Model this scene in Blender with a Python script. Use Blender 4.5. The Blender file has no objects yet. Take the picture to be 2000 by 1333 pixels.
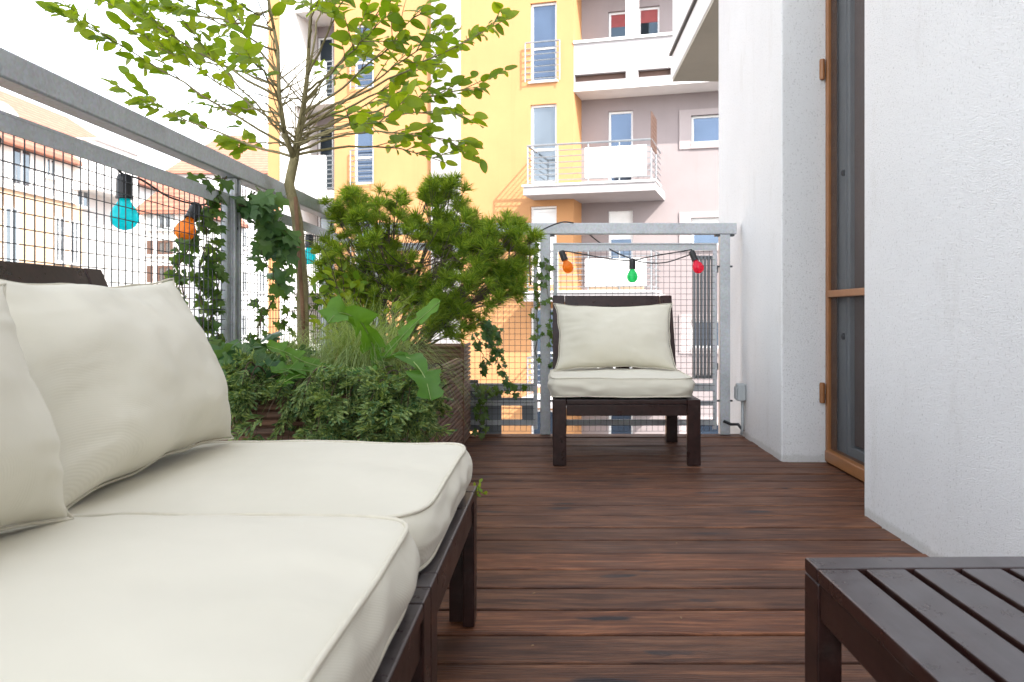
import bpy, bmesh, math, random
from mathutils import Vector, Matrix, noise
R = math.radians
C = bpy.context.scene.collection
scene = bpy.context.scene
rnd = random.Random(7)

# ------------------------------------------------------------------ camera, sky, sun, exposure
F = 1555.6          # focal length in pixels of the 2000 px wide photograph (28 mm on 36 mm)
VX, VY, EYE = 1083.0, 612.0, 0.65
cam = bpy.data.cameras.new('camera')
cam.sensor_width = 36.0
cam.lens = 28.0
cam.shift_x = -(VX - 1000.0) / 2000.0
cam.shift_y = -(666.5 - VY) / 2000.0
cam.clip_start = 0.05
cam.clip_end = 2000
cam.dof.use_dof = True
cam.dof.focus_distance = 2.3
cam.dof.aperture_fstop = 9.0
camo = bpy.data.objects.new('camera', cam)
camo.location = (0, 0, EYE)
camo.rotation_euler = (R(90), 0, 0)
C.objects.link(camo)
scene.camera = camo

SUN = Vector((0.489, -0.589, 0.643)).normalized()
world = bpy.data.worlds.new('World')
scene.world = world
world.use_nodes = True
wn = world.node_tree
sky = wn.nodes.new('ShaderNodeTexSky')
sky.sky_type = 'NISHITA'
sky.sun_disc = False
sky.sun_elevation = math.asin(SUN.z)
sky.sun_rotation = math.atan2(SUN.x, SUN.y)
sky.air_density = 1.0
sky.dust_density = 1.0
sky.ozone_density = 1.0
hsv = wn.nodes.new('ShaderNodeHueSaturation')     # a thin even veil of high cloud: a paler sky
hsv.inputs['Saturation'].default_value = 0.27
hsv.inputs['Value'].default_value = 1.0
wn.links.new(sky.outputs[0], hsv.inputs['Color'])
bg = wn.nodes['Background']
bg.inputs['Strength'].default_value = 0.15
wn.links.new(hsv.outputs[0], bg.inputs['Color'])

sl = bpy.data.lights.new('sun', 'SUN')
sl.energy = 2.1
sl.angle = R(0.5)
sl.color = (1.0, 0.95, 0.87)
so = bpy.data.objects.new('sun', sl)
so.rotation_euler = SUN.to_track_quat('Z', 'Y').to_euler()
so.location = (10, -10, 20)
C.objects.link(so)

scene.view_settings.view_transform = 'Standard'
scene.view_settings.look = 'None'
scene.view_settings.gamma = 1.0
scene.view_settings.use_curve_mapping = False
scene.view_settings.exposure = 2.38
scene.render.film_transparent = False
scene.cycles.max_bounces = 8
scene.cycles.diffuse_bounces = 5
scene.cycles.transparent_max_bounces = 12

# ------------------------------------------------------------------ helpers
def at(px, py, Y):
    return Vector(((px - VX) * Y / F, Y, EYE - (py - VY) * Y / F))

class MB:
    def __init__(self):
        self.v = []; self.f = []
    def add(self, vs, fs):
        o = len(self.v)
        self.v += [tuple(p) for p in vs]
        self.f += [tuple(i + o for i in f) for f in fs]
        return self
    def box(self, x0, x1, y0, y1, z0, z1, M=None):
        x0, x1 = min(x0, x1), max(x0, x1); y0, y1 = min(y0, y1), max(y0, y1); z0, z1 = min(z0, z1), max(z0, z1)
        vs = [Vector(p) for p in ((x0,y0,z0),(x1,y0,z0),(x1,y1,z0),(x0,y1,z0),(x0,y0,z1),(x1,y0,z1),(x1,y1,z1),(x0,y1,z1))]
        if M is not None: vs = [M @ p for p in vs]
        return self.add(vs, ((0,3,2,1),(4,5,6,7),(0,1,5,4),(1,2,6,5),(2,3,7,6),(3,0,4,7)))
    def tube(self, pts, r0, r1=None, n=6, cap=True):
        if r1 is None: r1 = r0
        m = len(pts); vs = []; fs = []
        pts = [Vector(p) for p in pts]
        ref = None
        for i, p in enumerate(pts):
            d = (pts[min(i+1, m-1)] - pts[max(i-1, 0)])
            if d.length < 1e-9: d = Vector((0,0,1))
            d.normalize()
            if ref is None:
                ref = d.orthogonal().normalized()
            else:
                ref = (ref - d * ref.dot(d))
                ref = ref.normalized() if ref.length > 1e-6 else d.orthogonal().normalized()
            b = d.cross(ref)
            r = r0 + (r1 - r0) * i / max(1, m - 1)
            for k in range(n):
                a = 2 * math.pi * k / n
                vs.append(p + (ref * math.cos(a) + b * math.sin(a)) * r)
        for i in range(m - 1):
            for k in range(n):
                k2 = (k + 1) % n
                fs.append((i*n+k, i*n+k2, (i+1)*n+k2, (i+1)*n+k))
        if cap:
            fs.append(tuple(range(n-1, -1, -1))); fs.append(tuple((m-1)*n + k for k in range(n)))
        return self.add(vs, fs)
    def lathe(self, prof, n=20, M=None):
        vs = []; fs = []
        m = len(prof)
        for (r, z) in prof:
            for k in range(n):
                a = 2*math.pi*k/n
                p = Vector((r*math.cos(a), r*math.sin(a), z))
                vs.append(M @ p if M is not None else p)
        for i in range(m-1):
            for k in range(n):
                k2 = (k+1) % n
                fs.append((i*n+k, i*n+k2, (i+1)*n+k2, (i+1)*n+k))
        fs.append(tuple(range(n-1, -1, -1))); fs.append(tuple((m-1)*n+k for k in range(n)))
        return self.add(vs, fs)
    def mesh(self, name, mat, smooth=False):
        me = bpy.data.meshes.new(name)
        me.from_pydata(self.v, [], self.f)
        me.update()
        if mat is not None: me.materials.append(mat)
        if smooth:
            me.polygons.foreach_set('use_smooth', [True] * len(me.polygons))
        return me
    def build(self, name, mat, parent=None, smooth=False, bevel=0.0, seg=2):
        o = bpy.data.objects.new(name, self.mesh(name, mat, smooth))
        C.objects.link(o)
        if parent is not None: o.parent = parent
        if bevel > 0:
            b = o.modifiers.new('bevel', 'BEVEL')
            b.width = bevel; b.segments = seg; b.limit_method = 'ANGLE'; b.angle_limit = R(40)
        return o

def tag(o, label=None, cat=None, group=None, kind=None):
    if label: o['label'] = label
    if cat: o['category'] = cat
    if group: o['group'] = group
    if kind: o['kind'] = kind
    return o

def empty(name, loc=(0,0,0), rz=0.0):
    o = bpy.data.objects.new(name, None)
    o.empty_display_size = 0.1
    o.location = loc; o.rotation_euler = (0, 0, rz)
    C.objects.link(o)
    return o

def inst(name, me, parent, M):
    o = bpy.data.objects.new(name, me)
    o.parent = parent
    o.matrix_local = M
    C.objects.link(o)
    return o

# ------------------------------------------------------------------ materials
class NT:
    def __init__(self, name):
        self.m = bpy.data.materials.new(name); self.m.use_nodes = True
        self.t = self.m.node_tree; self.n = self.t.nodes
        self.b = self.n['Principled BSDF']; self.out = self.n['Material Output']
    def node(self, typ, props=None, **ins):
        x = self.n.new(typ)
        for k, v in (props or {}).items(): setattr(x, k, v)
        for k, v in ins.items(): self.set(x, k.replace('_', ' '), v)
        return x
    def set(self, x, key, v):
        s = x.inputs[key] if not key.isdigit() else x.inputs[int(key)]
        if hasattr(v, 'is_linked') or isinstance(v, bpy.types.NodeSocket): self.t.links.new(v, s)
        else: s.default_value = v
    def link(self, a, b): self.t.links.new(a, b)
    def obj(self): return self.node('ShaderNodeTexCoord').outputs['Object']
    def rand(self): return self.node('ShaderNodeObjectInfo').outputs['Random']
    def math(self, op, a, b=0.0, c=None):
        x = self.node('ShaderNodeMath', {'operation': op})
        self.set(x, '0', a); self.set(x, '1', b)
        if c is not None: self.set(x, '2', c)
        return x.outputs[0]
    def vmath(self, op, a, b):
        x = self.node('ShaderNodeVectorMath', {'operation': op})
        self.set(x, '0', a); self.set(x, '1', b)
        return x.outputs[0]
    def noise(self, vec, scale=5.0, detail=3.0, rough=0.5, dist=0.0):
        x = self.node('ShaderNodeTexNoise', None, Scale=scale, Detail=detail, Roughness=rough, Distortion=dist)
        self.link(vec, x.inputs['Vector'])
        return x.outputs['Fac']
    def ramp(self, fac, stops):
        x = self.node('ShaderNodeValToRGB')
        self.link(fac, x.inputs[0])
        e = x.color_ramp.elements
        while len(e) < len(stops): e.new(0.5)
        for el, (p, c) in zip(e, stops):
            el.position = p; el.color = (c, c, c, 1) if isinstance(c, (int, float)) else (*c, 1)
        return x.outputs[0]
    def mix(self, fac, a, b, mode='MIX'):
        x = self.node('ShaderNodeMix', {'data_type': 'RGBA', 'blend_type': mode})
        for idx, v in ((0, fac), (6, a), (7, b)):
            if isinstance(v, bpy.types.NodeSocket): self.link(v, x.inputs[idx])
            else: x.inputs[idx].default_value = v if idx == 0 else (*v, 1)
        return x.outputs[2]
    def bump(self, h, strength=0.3, dist=0.002, prev=None):
        x = self.node('ShaderNodeBump', None, Strength=strength, Distance=dist)
        self.link(h, x.inputs['Height'])
        if prev is not None: self.link(prev, x.inputs['Normal'])
        return x.outputs[0]

def plain(name, col, rough=0.6, metal=0.0, var=0.12, scale=6.0, spec=0.5, bump=0.0, bscale=120.0):
    t = NT(name)
    v = t.obj()
    n = t.noise(v, scale, 4.0, 0.6)
    lo = tuple(c * (1 - var) for c in col); hi = tuple(min(1, c * (1 + var)) for c in col)
    t.link(t.ramp(n, [(0.3, lo), (0.7, hi)]), t.b.inputs['Base Color'])
    t.b.inputs['Roughness'].default_value = rough
    t.b.inputs['Metallic'].default_value = metal
    t.b.inputs['Specular IOR Level'].default_value = spec
    if bump > 0:
        t.link(t.bump(t.noise(v, bscale, 3.0), bump, 0.003), t.b.inputs['Normal'])
    return t.m

def mat_deck():
    t = NT('deck_wood')
    v = t.obj()
    r = t.rand()
    off = t.node('ShaderNodeCombineXYZ', None, X=t.math('MULTIPLY', r, 37.0), Y=t.math('MULTIPLY', r, 11.0), Z=t.math('MULTIPLY', r, 5.0)).outputs[0]
    p = t.vmath('ADD', v, off)
    warp = t.noise(t.vmath('MULTIPLY', p, (2.5, 9, 3)), 1.0, 2.0)
    wv = t.node('ShaderNodeCombineXYZ', None, Y=t.math('MULTIPLY', warp, 0.05)).outputs[0]
    pw = t.vmath('ADD', p, wv)
    fine = t.noise(t.vmath('MULTIPLY', pw, (7.0, 190, 30)), 1.0, 4.0, 0.65)
    mid = t.noise(t.vmath('MULTIPLY', pw, (5.0, 62, 10)), 1.0, 4.0, 0.7)
    grain = t.math('ADD', t.math('MULTIPLY', fine, 0.30), t.math('MULTIPLY', mid, 0.70))
    big = t.noise(t.vmath('MULTIPLY', p, (3.2, 13, 4)), 1.0, 4.0, 0.65)
    col = t.ramp(grain, [(0.36, (0.054, 0.0208, 0.0115)), (0.50, (0.112, 0.044, 0.0215)), (0.62, (0.235, 0.102, 0.050))])
    tint = t.ramp(r, [(0.0, (0.74, 0.71, 0.72)), (0.35, (0.88, 0.84, 0.80)), (0.7, (1.05, 0.98, 0.92)), (1.0, (1.35, 1.16, 1.02))])
    col = t.mix(1.0, col, tint, 'MULTIPLY')
    grey = t.ramp(big, [(0.48, 0.0), (0.70, 0.42)])
    col = t.mix(grey, col, (0.048, 0.030, 0.026))
    warm = t.ramp(t.noise(t.vmath('MULTIPLY', p, (3.6, 16, 3)), 1.3, 3.0), [(0.52, 0.0), (0.74, 0.55)])
    col = t.mix(warm, col, (0.205, 0.088, 0.042))
    vo = t.node('ShaderNodeTexVoronoi', {'feature': 'F1'}, Scale=1.0)
    t.link(t.vmath('MULTIPLY', pw, (3.2, 13, 1)), vo.inputs['Vector'])
    kn = t.noise(t.vmath('MULTIPLY', p, (30, 80, 20)), 1.0, 3.0)
    kd = t.math('ADD', vo.outputs['Distance'], t.math('MULTIPLY', kn, 0.30))
    knot = t.ramp(kd, [(0.28, 1.0), (0.38, 0.0)])
    knot = t.math('MULTIPLY', knot, t.ramp(t.noise(t.vmath('MULTIPLY', p, (1.1, 5, 1)), 2.0, 1.0), [(0.40, 0.0), (0.55, 0.95)]))
    col = t.mix(knot, col, (0.014, 0.013, 0.017))
    sp = t.node('ShaderNodeSeparateXYZ'); t.link(pw, sp.inputs[0])
    gro = t.math('SINE', t.math('MULTIPLY', sp.outputs['Y'], 2 * math.pi / 0.0068))
    line = t.ramp(gro, [(0.0, 0.35), (0.35, 0.0)])
    col = t.mix(t.math('MULTIPLY', line, 0.6), col, (0.02, 0.011, 0.008))
    t.link(col, t.b.inputs['Base Color'])
    t.link(t.ramp(big, [(0.3, 0.42), (0.7, 0.66)]), t.b.inputs['Roughness'])
    t.b.inputs['Specular IOR Level'].default_value = 0.3
    b1 = t.bump(gro, 0.30, 0.0012)
    b2 = t.bump(grain, 0.5, 0.0015, b1)
    t.link(b2, t.b.inputs['Normal'])
    return t.m

def mat_stain():        # dark brown varnished furniture wood
    t = NT('dark_stained_wood')
    v = t.obj(); r = t.rand()
    off = t.node('ShaderNodeCombineXYZ', None, X=t.math('MULTIPLY', r, 9.0), Y=t.math('MULTIPLY', r, 23.0), Z=t.math('MULTIPLY', r, 7.0)).outputs[0]
    p = t.vmath('ADD', v, off)
    g = t.noise(t.vmath('MULTIPLY', p, (55, 4, 55)), 1.0, 4.0, 0.6)
    wear = t.noise(p, 14.0, 5.0, 0.7)
    col = t.ramp(g, [(0.3, (0.013, 0.0052, 0.0042)), (0.7, (0.032, 0.0118, 0.0095))])
    col = t.mix(t.ramp(wear, [(0.56, 0.0), (0.75, 0.35)]), col, (0.07, 0.055, 0.048))
    gm = t.node('ShaderNodeNewGeometry')          # sky sheen painted into the colour as grey on upward faces
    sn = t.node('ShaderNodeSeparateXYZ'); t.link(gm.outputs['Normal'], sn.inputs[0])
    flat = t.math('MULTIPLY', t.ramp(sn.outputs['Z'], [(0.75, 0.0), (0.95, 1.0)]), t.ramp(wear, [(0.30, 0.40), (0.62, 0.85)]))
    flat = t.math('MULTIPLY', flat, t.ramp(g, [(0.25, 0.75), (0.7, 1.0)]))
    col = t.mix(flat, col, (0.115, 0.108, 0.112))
    t.b.inputs['Specular IOR Level'].default_value = 0.28
    t.link(col, t.b.inputs['Base Color'])
    t.link(t.ramp(wear, [(0.3, 0.24), (0.7, 0.38)]), t.b.inputs['Roughness'])
    t.link(t.bump(g, 0.18, 0.0012), t.b.inputs['Normal'])
    return t.m

def mat_fabric():
    t = NT('cream_canvas')
    v = t.obj()
    sp = t.node('ShaderNodeSeparateXYZ'); t.link(v, sp.inputs[0])
    k = 2 * math.pi / 0.0042
    a = t.math('ADD', t.math('MULTIPLY', sp.outputs['X'], 0.75), sp.outputs['Y'])
    a = t.math('ADD', a, t.math('MULTIPLY', sp.outputs['Z'], 1.1))
    tw = t.math('SINE', t.math('MULTIPLY', a, k))
    fine = t.noise(v, 900.0, 2.0)
    n = t.noise(v, 5.0, 3.0)
    col = t.ramp(n, [(0.3, (0.622, 0.588, 0.480)), (0.7, (0.667, 0.630, 0.520))])
    col = t.mix(t.math('MULTIPLY', t.ramp(tw, [(0.0, 1.0), (0.6, 0.0)]), 0.06), col, (0.52, 0.50, 0.43))
    t.link(col, t.b.inputs['Base Color'])
    t.b.inputs['Roughness'].default_value = 0.85
    t.b.inputs['Specular IOR Level'].default_value = 0.2
    t.b.inputs['Sheen Weight'].default_value = 0.15
    b1 = t.bump(tw, 0.13, 0.0006)
    b2 = t.bump(t.noise(v, 9.0, 3.0, 0.5, 0.4), 0.25, 0.012, b1)
    t.link(b2, t.b.inputs['Normal'])
    return t.m

def mat_stucco():
    t = NT('white_stucco')
    v = t.obj()
    n1 = t.noise(v, 250.0, 3.0, 0.6)
    n2 = t.noise(v, 1.3, 4.0, 0.6)
    n3 = t.noise(v, 420.0, 2.0)
    pit = t.ramp(t.noise(v, 130.0, 2.0), [(0.60, 0.0), (0.70, 0.8)])
    col = t.ramp(n2, [(0.3, (0.775, 0.77, 0.76)), (0.7, (0.83, 0.825, 0.815))])
    col = t.mix(t.math('MULTIPLY', pit, 0.60), col, (0.45, 0.44, 0.42))
    dirt = t.ramp(t.noise(t.vmath('MULTIPLY', v, (3, 3, 1)), 2.2, 5.0, 0.7), [(0.56, 0.0), (0.85, 0.42)])
    col = t.mix(dirt, col, (0.55, 0.52, 0.47))
    sz = t.node('ShaderNodeSeparateXYZ'); t.link(v, sz.inputs[0])      # splash dirt along the foot of the wall
    hz = t.math('ADD', sz.outputs['Z'], t.math('MULTIPLY', t.noise(v, 14.0, 5.0, 0.7), -0.035))
    foot = t.ramp(hz, [(0.0, 0.30), (0.012, 0.0)])
    col = t.mix(foot, col, (0.30, 0.28, 0.22))
    spl = t.math('MULTIPLY', t.ramp(sz.outputs['Z'], [(0.0, 0.22), (0.18, 0.0)]), t.ramp(t.noise(v, 45.0, 3.0, 0.7), [(0.5, 0.0), (0.7, 1.0)]))
    col = t.mix(spl, col, (0.48, 0.46, 0.41))
    t.link(col, t.b.inputs['Base Color'])
    t.b.inputs['Roughness'].default_value = 0.95
    t.b.inputs['Specular IOR Level'].default_value = 0.15
    b1 = t.bump(n1, 1.0, 0.007)
    b2 = t.bump(n3, 0.5, 0.003, b1)
    t.link(b2, t.b.inputs['Normal'])
    return t.m

def mat_galv():
    t = NT('galvanised_steel')
    v = t.obj()
    vo = t.node('ShaderNodeTexVoronoi', None, Scale=150.0); t.link(v, vo.inputs['Vector'])
    n = t.noise(v, 7.0, 5.0, 0.65)
    col = t.ramp(n, [(0.3, (0.31, 0.345, 0.375)), (0.7, (0.45, 0.485, 0.515))])
    col = t.mix(0.12, col, vo.outputs['Color'], 'OVERLAY')
    sa = t.node('ShaderNodeHueSaturation', None, Saturation=0.45); t.link(col, sa.inputs['Color'])
    st = t.ramp(t.noise(t.vmath('MULTIPLY', v, (30, 30, 3)), 1.0, 3.0), [(0.62, 0.0), (0.8, 0.45)])
    col = t.mix(st, sa.outputs[0], (0.45, 0.46, 0.47))
    t.link(col, t.b.inputs['Base Color'])
    t.b.inputs['Metallic'].default_value = 0.55
    t.link(t.ramp(n, [(0.3, 0.42), (0.7, 0.6)]), t.b.inputs['Roughness'])
    t.link(t.bump(n, 0.15, 0.002), t.b.inputs['Normal'])
    return t.m

def mat_leaf(name, c0, c1, trans=0.4, rough=0.42, back=None):
    t = NT(name)
    g = t.node('ShaderNodeNewGeometry')
    rr = t.math('FRACT', t.math('ADD', t.rand(), g.outputs['Random Per Island']), 0.0)
    col = t.ramp(rr, [(0.0, c0), (1.0, c1)])
    n = t.noise(t.obj(), 40.0, 3.0)
    col = t.mix(t.ramp(n, [(0.3, 0.0), (0.7, 0.35)]), col, tuple(c * 0.72 for c in c0))
    t.link(col, t.b.inputs['Base Color'])
    t.b.inputs['Roughness'].default_value = rough
    t.b.inputs['Specular IOR Level'].default_value = 0.4
    tr = t.node('ShaderNodeBsdfTranslucent')
    tc = t.mix(1.0, col, (1.7, 1.5, 0.6), 'MULTIPLY')
    t.link(tc, tr.inputs['Color'])
    mx = t.node('ShaderNodeMixShader'); mx.inputs[0].default_value = trans
    t.link(t.b.outputs[0], mx.inputs[1]); t.link(tr.outputs[0], mx.inputs[2])
    t.link(mx.outputs[0], t.out.inputs['Surface'])
    return t.m

def mat_bark(name, c0, c1, sc=60.0):
    t = NT(name)
    v = t.obj()
    n = t.noise(t.vmath('MULTIPLY', v, (1, 1, 0.35)), sc, 4.0, 0.7)
    t.link(t.ramp(n, [(0.3, c0), (0.7, c1)]), t.b.inputs['Base Color'])
    t.b.inputs['Roughness'].default_value = 0.8
    t.link(t.bump(n, 0.6, 0.003), t.b.inputs['Normal'])
    return t.m

def mat_glass_far(name, tint=(0.095, 0.13, 0.19)):
    t = NT(name)
    n = t.noise(t.obj(), 0.8, 3.0)
    t.link(t.ramp(n, [(0.35, tuple(c*0.75 for c in tint)), (0.65, tint)]), t.b.inputs['Base Color'])
    t.b.inputs['Metallic'].default_value = 0.75
    t.b.inputs['Roughness'].default_value = 0.08
    return t.m

def mat_render_wall(name, c, var=0.06, streak=0.30):
    t = NT(name)
    v = t.obj()
    n = t.noise(v, 0.7, 5.0, 0.65)
    col = t.ramp(n, [(0.3, tuple(x*(1-var) for x in c)), (0.7, tuple(min(1, x*(1+var)) for x in c))])
    s = t.ramp(t.noise(t.vmath('MULTIPLY', v, (2.2, 2.2, 0.12)), 1.0, 4.0, 0.7), [(0.58, 0.0), (0.8, streak)])
    col = t.mix(s, col, tuple(x*0.7 for x in c))
    t.link(col, t.b.inputs['Base Color'])
    t.b.inputs['Roughness'].default_value = 0.9
    t.b.inputs['Specular IOR Level'].default_value = 0.2
    t.link(t.bump(t.noise(v, 30.0, 3.0), 0.3, 0.01), t.b.inputs['Normal'])
    return t.m

def mat_roof(name, c):
    t = NT(name)
    v = t.obj()
    sp = t.node('ShaderNodeSeparateXYZ'); t.link(v, sp.inputs[0])
    w = t.math('SINE', t.math('MULTIPLY', sp.outputs['Z'], 2*math.pi/0.22))
    n = t.noise(v, 3.0, 4.0, 0.6)
    col = t.ramp(n, [(0.3, tuple(x*0.8 for x in c)), (0.7, tuple(x*1.15 for x in c))])
    col = t.mix(t.ramp(w, [(0.0, 0.5), (0.3, 0.0)]), col, tuple(x*0.45 for x in c))
    t.link(col, t.b.inputs['Base Color'])
    t.b.inputs['Roughness'].default_value = 0.85
    t.link(t.bump(w, 0.4, 0.02), t.b.inputs['Normal'])
    return t.m

def mat_bulb(name, c):
    t = NT(name)
    n = t.noise(t.obj(), 60.0, 2.0)
    t.link(t.ramp(n, [(0.3, tuple(x*0.8 for x in c)), (0.7, c)]), t.b.inputs['Base Color'])
    t.b.inputs['Roughness'].default_value = 0.08
    t.b.inputs['Coat Weight'].default_value = 0.6
    tr = t.node('ShaderNodeBsdfTranslucent'); tr.inputs['Color'].default_value = (*c, 1)
    mx = t.node('ShaderNodeMixShader'); mx.inputs[0].default_value = 0.65
    t.link(t.b.outputs[0], mx.inputs[1]); t.link(tr.outputs[0], mx.inputs[2])
    tp = t.node('ShaderNodeBsdfTransparent'); tp.inputs['Color'].default_value = (*[.25 + .75*x for x in c], 1)
    m2 = t.node('ShaderNodeMixShader'); m2.inputs[0].default_value = 0.30
    t.link(mx.outputs[0], m2.inputs[1]); t.link(tp.outputs[0], m2.inputs[2])
    t.link(m2.outputs[0], t.out.inputs['Surface'])
    return t.m

def mat_screen():       # dark fly-screen gauze over the glass
    t = NT('fly_screen')
    t.link(t.ramp(t.noise(t.obj(), 300.0, 2.0), [(0.3, (0.03, 0.03, 0.034)), (0.7, (0.05, 0.05, 0.055))]), t.b.inputs['Base Color'])
    t.b.inputs['Roughness'].default_value = 0.6
    tr = t.node('ShaderNodeBsdfTransparent')
    mx = t.node('ShaderNodeMixShader'); mx.inputs[0].default_value = 0.70
    t.link(t.b.outputs[0], mx.inputs[1]); t.link(tr.outputs[0], mx.inputs[2])
    t.link(mx.outputs[0], t.out.inputs['Surface'])
    return t.m

def mat_planter():
    t = NT('planter_wood')
    v = t.obj(); r = t.rand()
    off = t.node('ShaderNodeCombineXYZ', None, X=t.math('MULTIPLY', r, 19.0), Y=t.math('MULTIPLY', r, 13.0)).outputs[0]
    p = t.vmath('ADD', v, off)
    g = t.noise(t.vmath('MULTIPLY', p, (6, 6, 90)), 1.0, 4.0, 0.65)
    col = t.ramp(g, [(0.3, (0.11, 0.052, 0.030)), (0.7, (0.27, 0.14, 0.085))])
    col = t.mix(t.ramp(t.noise(p, 3.0, 3.0), [(0.45, 0.0), (0.7, 0.5)]), col, (0.13, 0.10, 0.085))
    t.link(col, t.b.inputs['Base Color'])
    t.b.inputs['Roughness'].default_value = 0.7
    t.link(t.bump(g, 0.4, 0.002), t.b.inputs['Normal'])
    return t.m

M = {
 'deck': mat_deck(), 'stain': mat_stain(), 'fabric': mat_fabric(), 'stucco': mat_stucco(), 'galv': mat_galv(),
 'planter': mat_planter(),
 'piping': plain('piping_cord', (0.62, 0.578, 0.47), 0.85, var=0.05, scale=60),
 'under': plain('deck_underside', (0.012, 0.010, 0.009), 0.9),
 'soil': plain('potting_soil', (0.035, 0.025, 0.018), 0.95, bump=0.8, bscale=60, var=0.4, scale=30),
 'wire': plain('steel_wire', (0.05, 0.053, 0.06), 0.55, 0.1, var=0.15, scale=40),
 'bolt': plain('dark_bolt', (0.06, 0.065, 0.07), 0.5, 0.6),
 'black': plain('black_rubber', (0.012, 0.012, 0.013), 0.45, bump=0.2, bscale=300),
 'dkbar': plain('dark_grey_steel', (0.19, 0.205, 0.225), 0.5, 0.4),
 'tree_leaf': mat_leaf('tree_leaf', (0.12, 0.22, 0.012), (0.28, 0.38, 0.025), 0.6),
 'shrub_leaf': mat_leaf('shrub_leaf', (0.12, 0.25, 0.018), (0.36, 0.46, 0.045), 0.5),
 'ivy': mat_leaf('ivy_leaf', (0.040, 0.11, 0.034), (0.12, 0.22, 0.065), 0.35, 0.35),
 'ivy_light': mat_leaf('ivy_light_leaf', (0.045, 0.11, 0.018), (0.12, 0.20, 0.04), 0.35, 0.38),
 'pine': mat_leaf('pine_needle', (0.085, 0.19, 0.020), (0.37, 0.48, 0.055), 0.48, 0.5),
 'juniper': mat_leaf('juniper_spray', (0.05, 0.14, 0.055), (0.36, 0.44, 0.14), 0.3, 0.55),
 'grass': mat_leaf('sedge_blade', (0.17, 0.27, 0.08), (0.46, 0.55, 0.24), 0.4, 0.5),
 'weed': mat_leaf('dandelion_leaf', (0.06, 0.17, 0.015), (0.12, 0.26, 0.03), 0.4, 0.45),
 'bark_tree': mat_bark('tree_bark', (0.13, 0.11, 0.05), (0.30, 0.25, 0.12)),
 'bark_pine': mat_bark('pine_bark', (0.055, 0.042, 0.030), (0.16, 0.12, 0.085)),
 'stem': mat_bark('ivy_stem', (0.05, 0.035, 0.02), (0.12, 0.08, 0.04)),
 'bamboo': mat_bark('stake_wood', (0.12, 0.06, 0.03), (0.24, 0.13, 0.07), 30),
 'orange': mat_render_wall('orange_render', (0.46, 0.238, 0.108)),
 'pink': mat_render_wall('mauve_render', (0.27, 0.232, 0.234)),
 'white_r': mat_render_wall('white_render', (0.74, 0.73, 0.72)),
 'lilac': mat_render_wall('pale_lilac_render', (0.36, 0.34, 0.345)),
 'surround': mat_render_wall('pale_mauve_render', (0.36, 0.315, 0.315)),
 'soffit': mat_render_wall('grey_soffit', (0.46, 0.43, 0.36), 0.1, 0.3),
 'peach': mat_render_wall('peach_render', (0.60, 0.43, 0.30)),
 'frame_w': plain('white_window_frame', (0.78, 0.78, 0.78), 0.4, var=0.03),
 'glass': mat_glass_far('window_glass'),
 'glass_dk': mat_glass_far('dark_window_glass', (0.05, 0.07, 0.09)),
 'glass_pale': mat_glass_far('pale_window_glass', (0.17, 0.195, 0.22)),
 'rail_far': plain('pale_metal_rail', (0.27, 0.29, 0.31), 0.4, 0.5),
 'red': plain('red_blind', (0.25, 0.05, 0.05), 0.7),
 'cloth': plain('white_cloth', (0.82, 0.82, 0.82), 0.8, var=0.03),
 'brown': plain('brown_lattice', (0.10, 0.055, 0.04), 0.7),
 'tile': mat_roof('red_roof_tile', (0.36, 0.15, 0.10)),
 'asphalt': plain('asphalt', (0.05, 0.05, 0.052), 0.9, bump=0.5, bscale=80),
 'pave': plain('pavement_slab', (0.30, 0.29, 0.28), 0.85, bump=0.3),
 'door': plain('brown_door_frame', (0.27, 0.11, 0.035), 0.42, var=0.12, scale=20),
 'pvc': plain('grey_window_frame', (0.34, 0.37, 0.38), 0.4, var=0.05),
 'door_in': plain('brown_inner_frame', (0.16, 0.10, 0.075), 0.5),
 'screen': mat_screen(),
 'slate': plain('grey_slat', (0.17, 0.18, 0.19), 0.5, 0.2),
 'boxg': plain('grey_plastic', (0.33, 0.35, 0.35), 0.5),
 'cap': plain('dark_roof_edge', (0.07, 0.065, 0.06), 0.6),
 'berry': plain('blue_berry', (0.08, 0.10, 0.17), 0.5),
 'dry': plain('dry_twig', (0.24, 0.15, 0.08), 0.8, var=0.4),
}

# ------------------------------------------------------------------ ground far below
g = MB(); g.box(-150, 150, -100, 250, -9.5, -9.0)
tag(g.build('street', M['asphalt']), kind='structure')
g = MB(); g.box(-60, 60, 16.5, 20.0, -8.995, -8.87)
tag(g.build('pavement', M['pave'], bevel=0.02), kind='structure')

# ------------------------------------------------------------------ terrace deck
PITCH, GAP0 = 0.1345, 1.487
d = MB(); d.box(-1.10, 1.24, -1.3, 4.30, -0.30, -0.045)
deck = tag(d.build('terrace_deck', M['under']), kind='structure')
k0 = -20
pm = {}
for k in range(k0, 22):
    y0 = GAP0 + k * PITCH + 0.0035
    y1 = y0 + PITCH - 0.0086 - 0.0026 * rnd.random()
    if y1 > 4.30: y1 = 4.30
    if y1 - y0 < 0.03: continue
    yc = (y0 + y1) / 2
    xr = 1.03 if yc < 2.50 or yc > 3.56 else 1.235
    key = (round(y1 - y0, 3), xr)
    if key not in pm:
        b = MB(); h = (y1 - y0) / 2
        b.box(-1.05, xr, -h, h, -0.044, 0.0)
        me = b.mesh('deck_plank', M['deck'])
        pm[key] = me
    o = bpy.data.objects.new('deck_plank', pm[key])
    o.parent = deck
    o.location = (0, yc, rnd.uniform(-0.004, 0.0))
    o.rotation_euler = (rnd.uniform(-0.014, 0.014), 0, rnd.uniform(-0.0012, 0.0012))
    C.objects.link(o)
    bv = o.modifiers.new('bevel', 'BEVEL'); bv.width = 0.0035; bv.segments = 2

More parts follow.
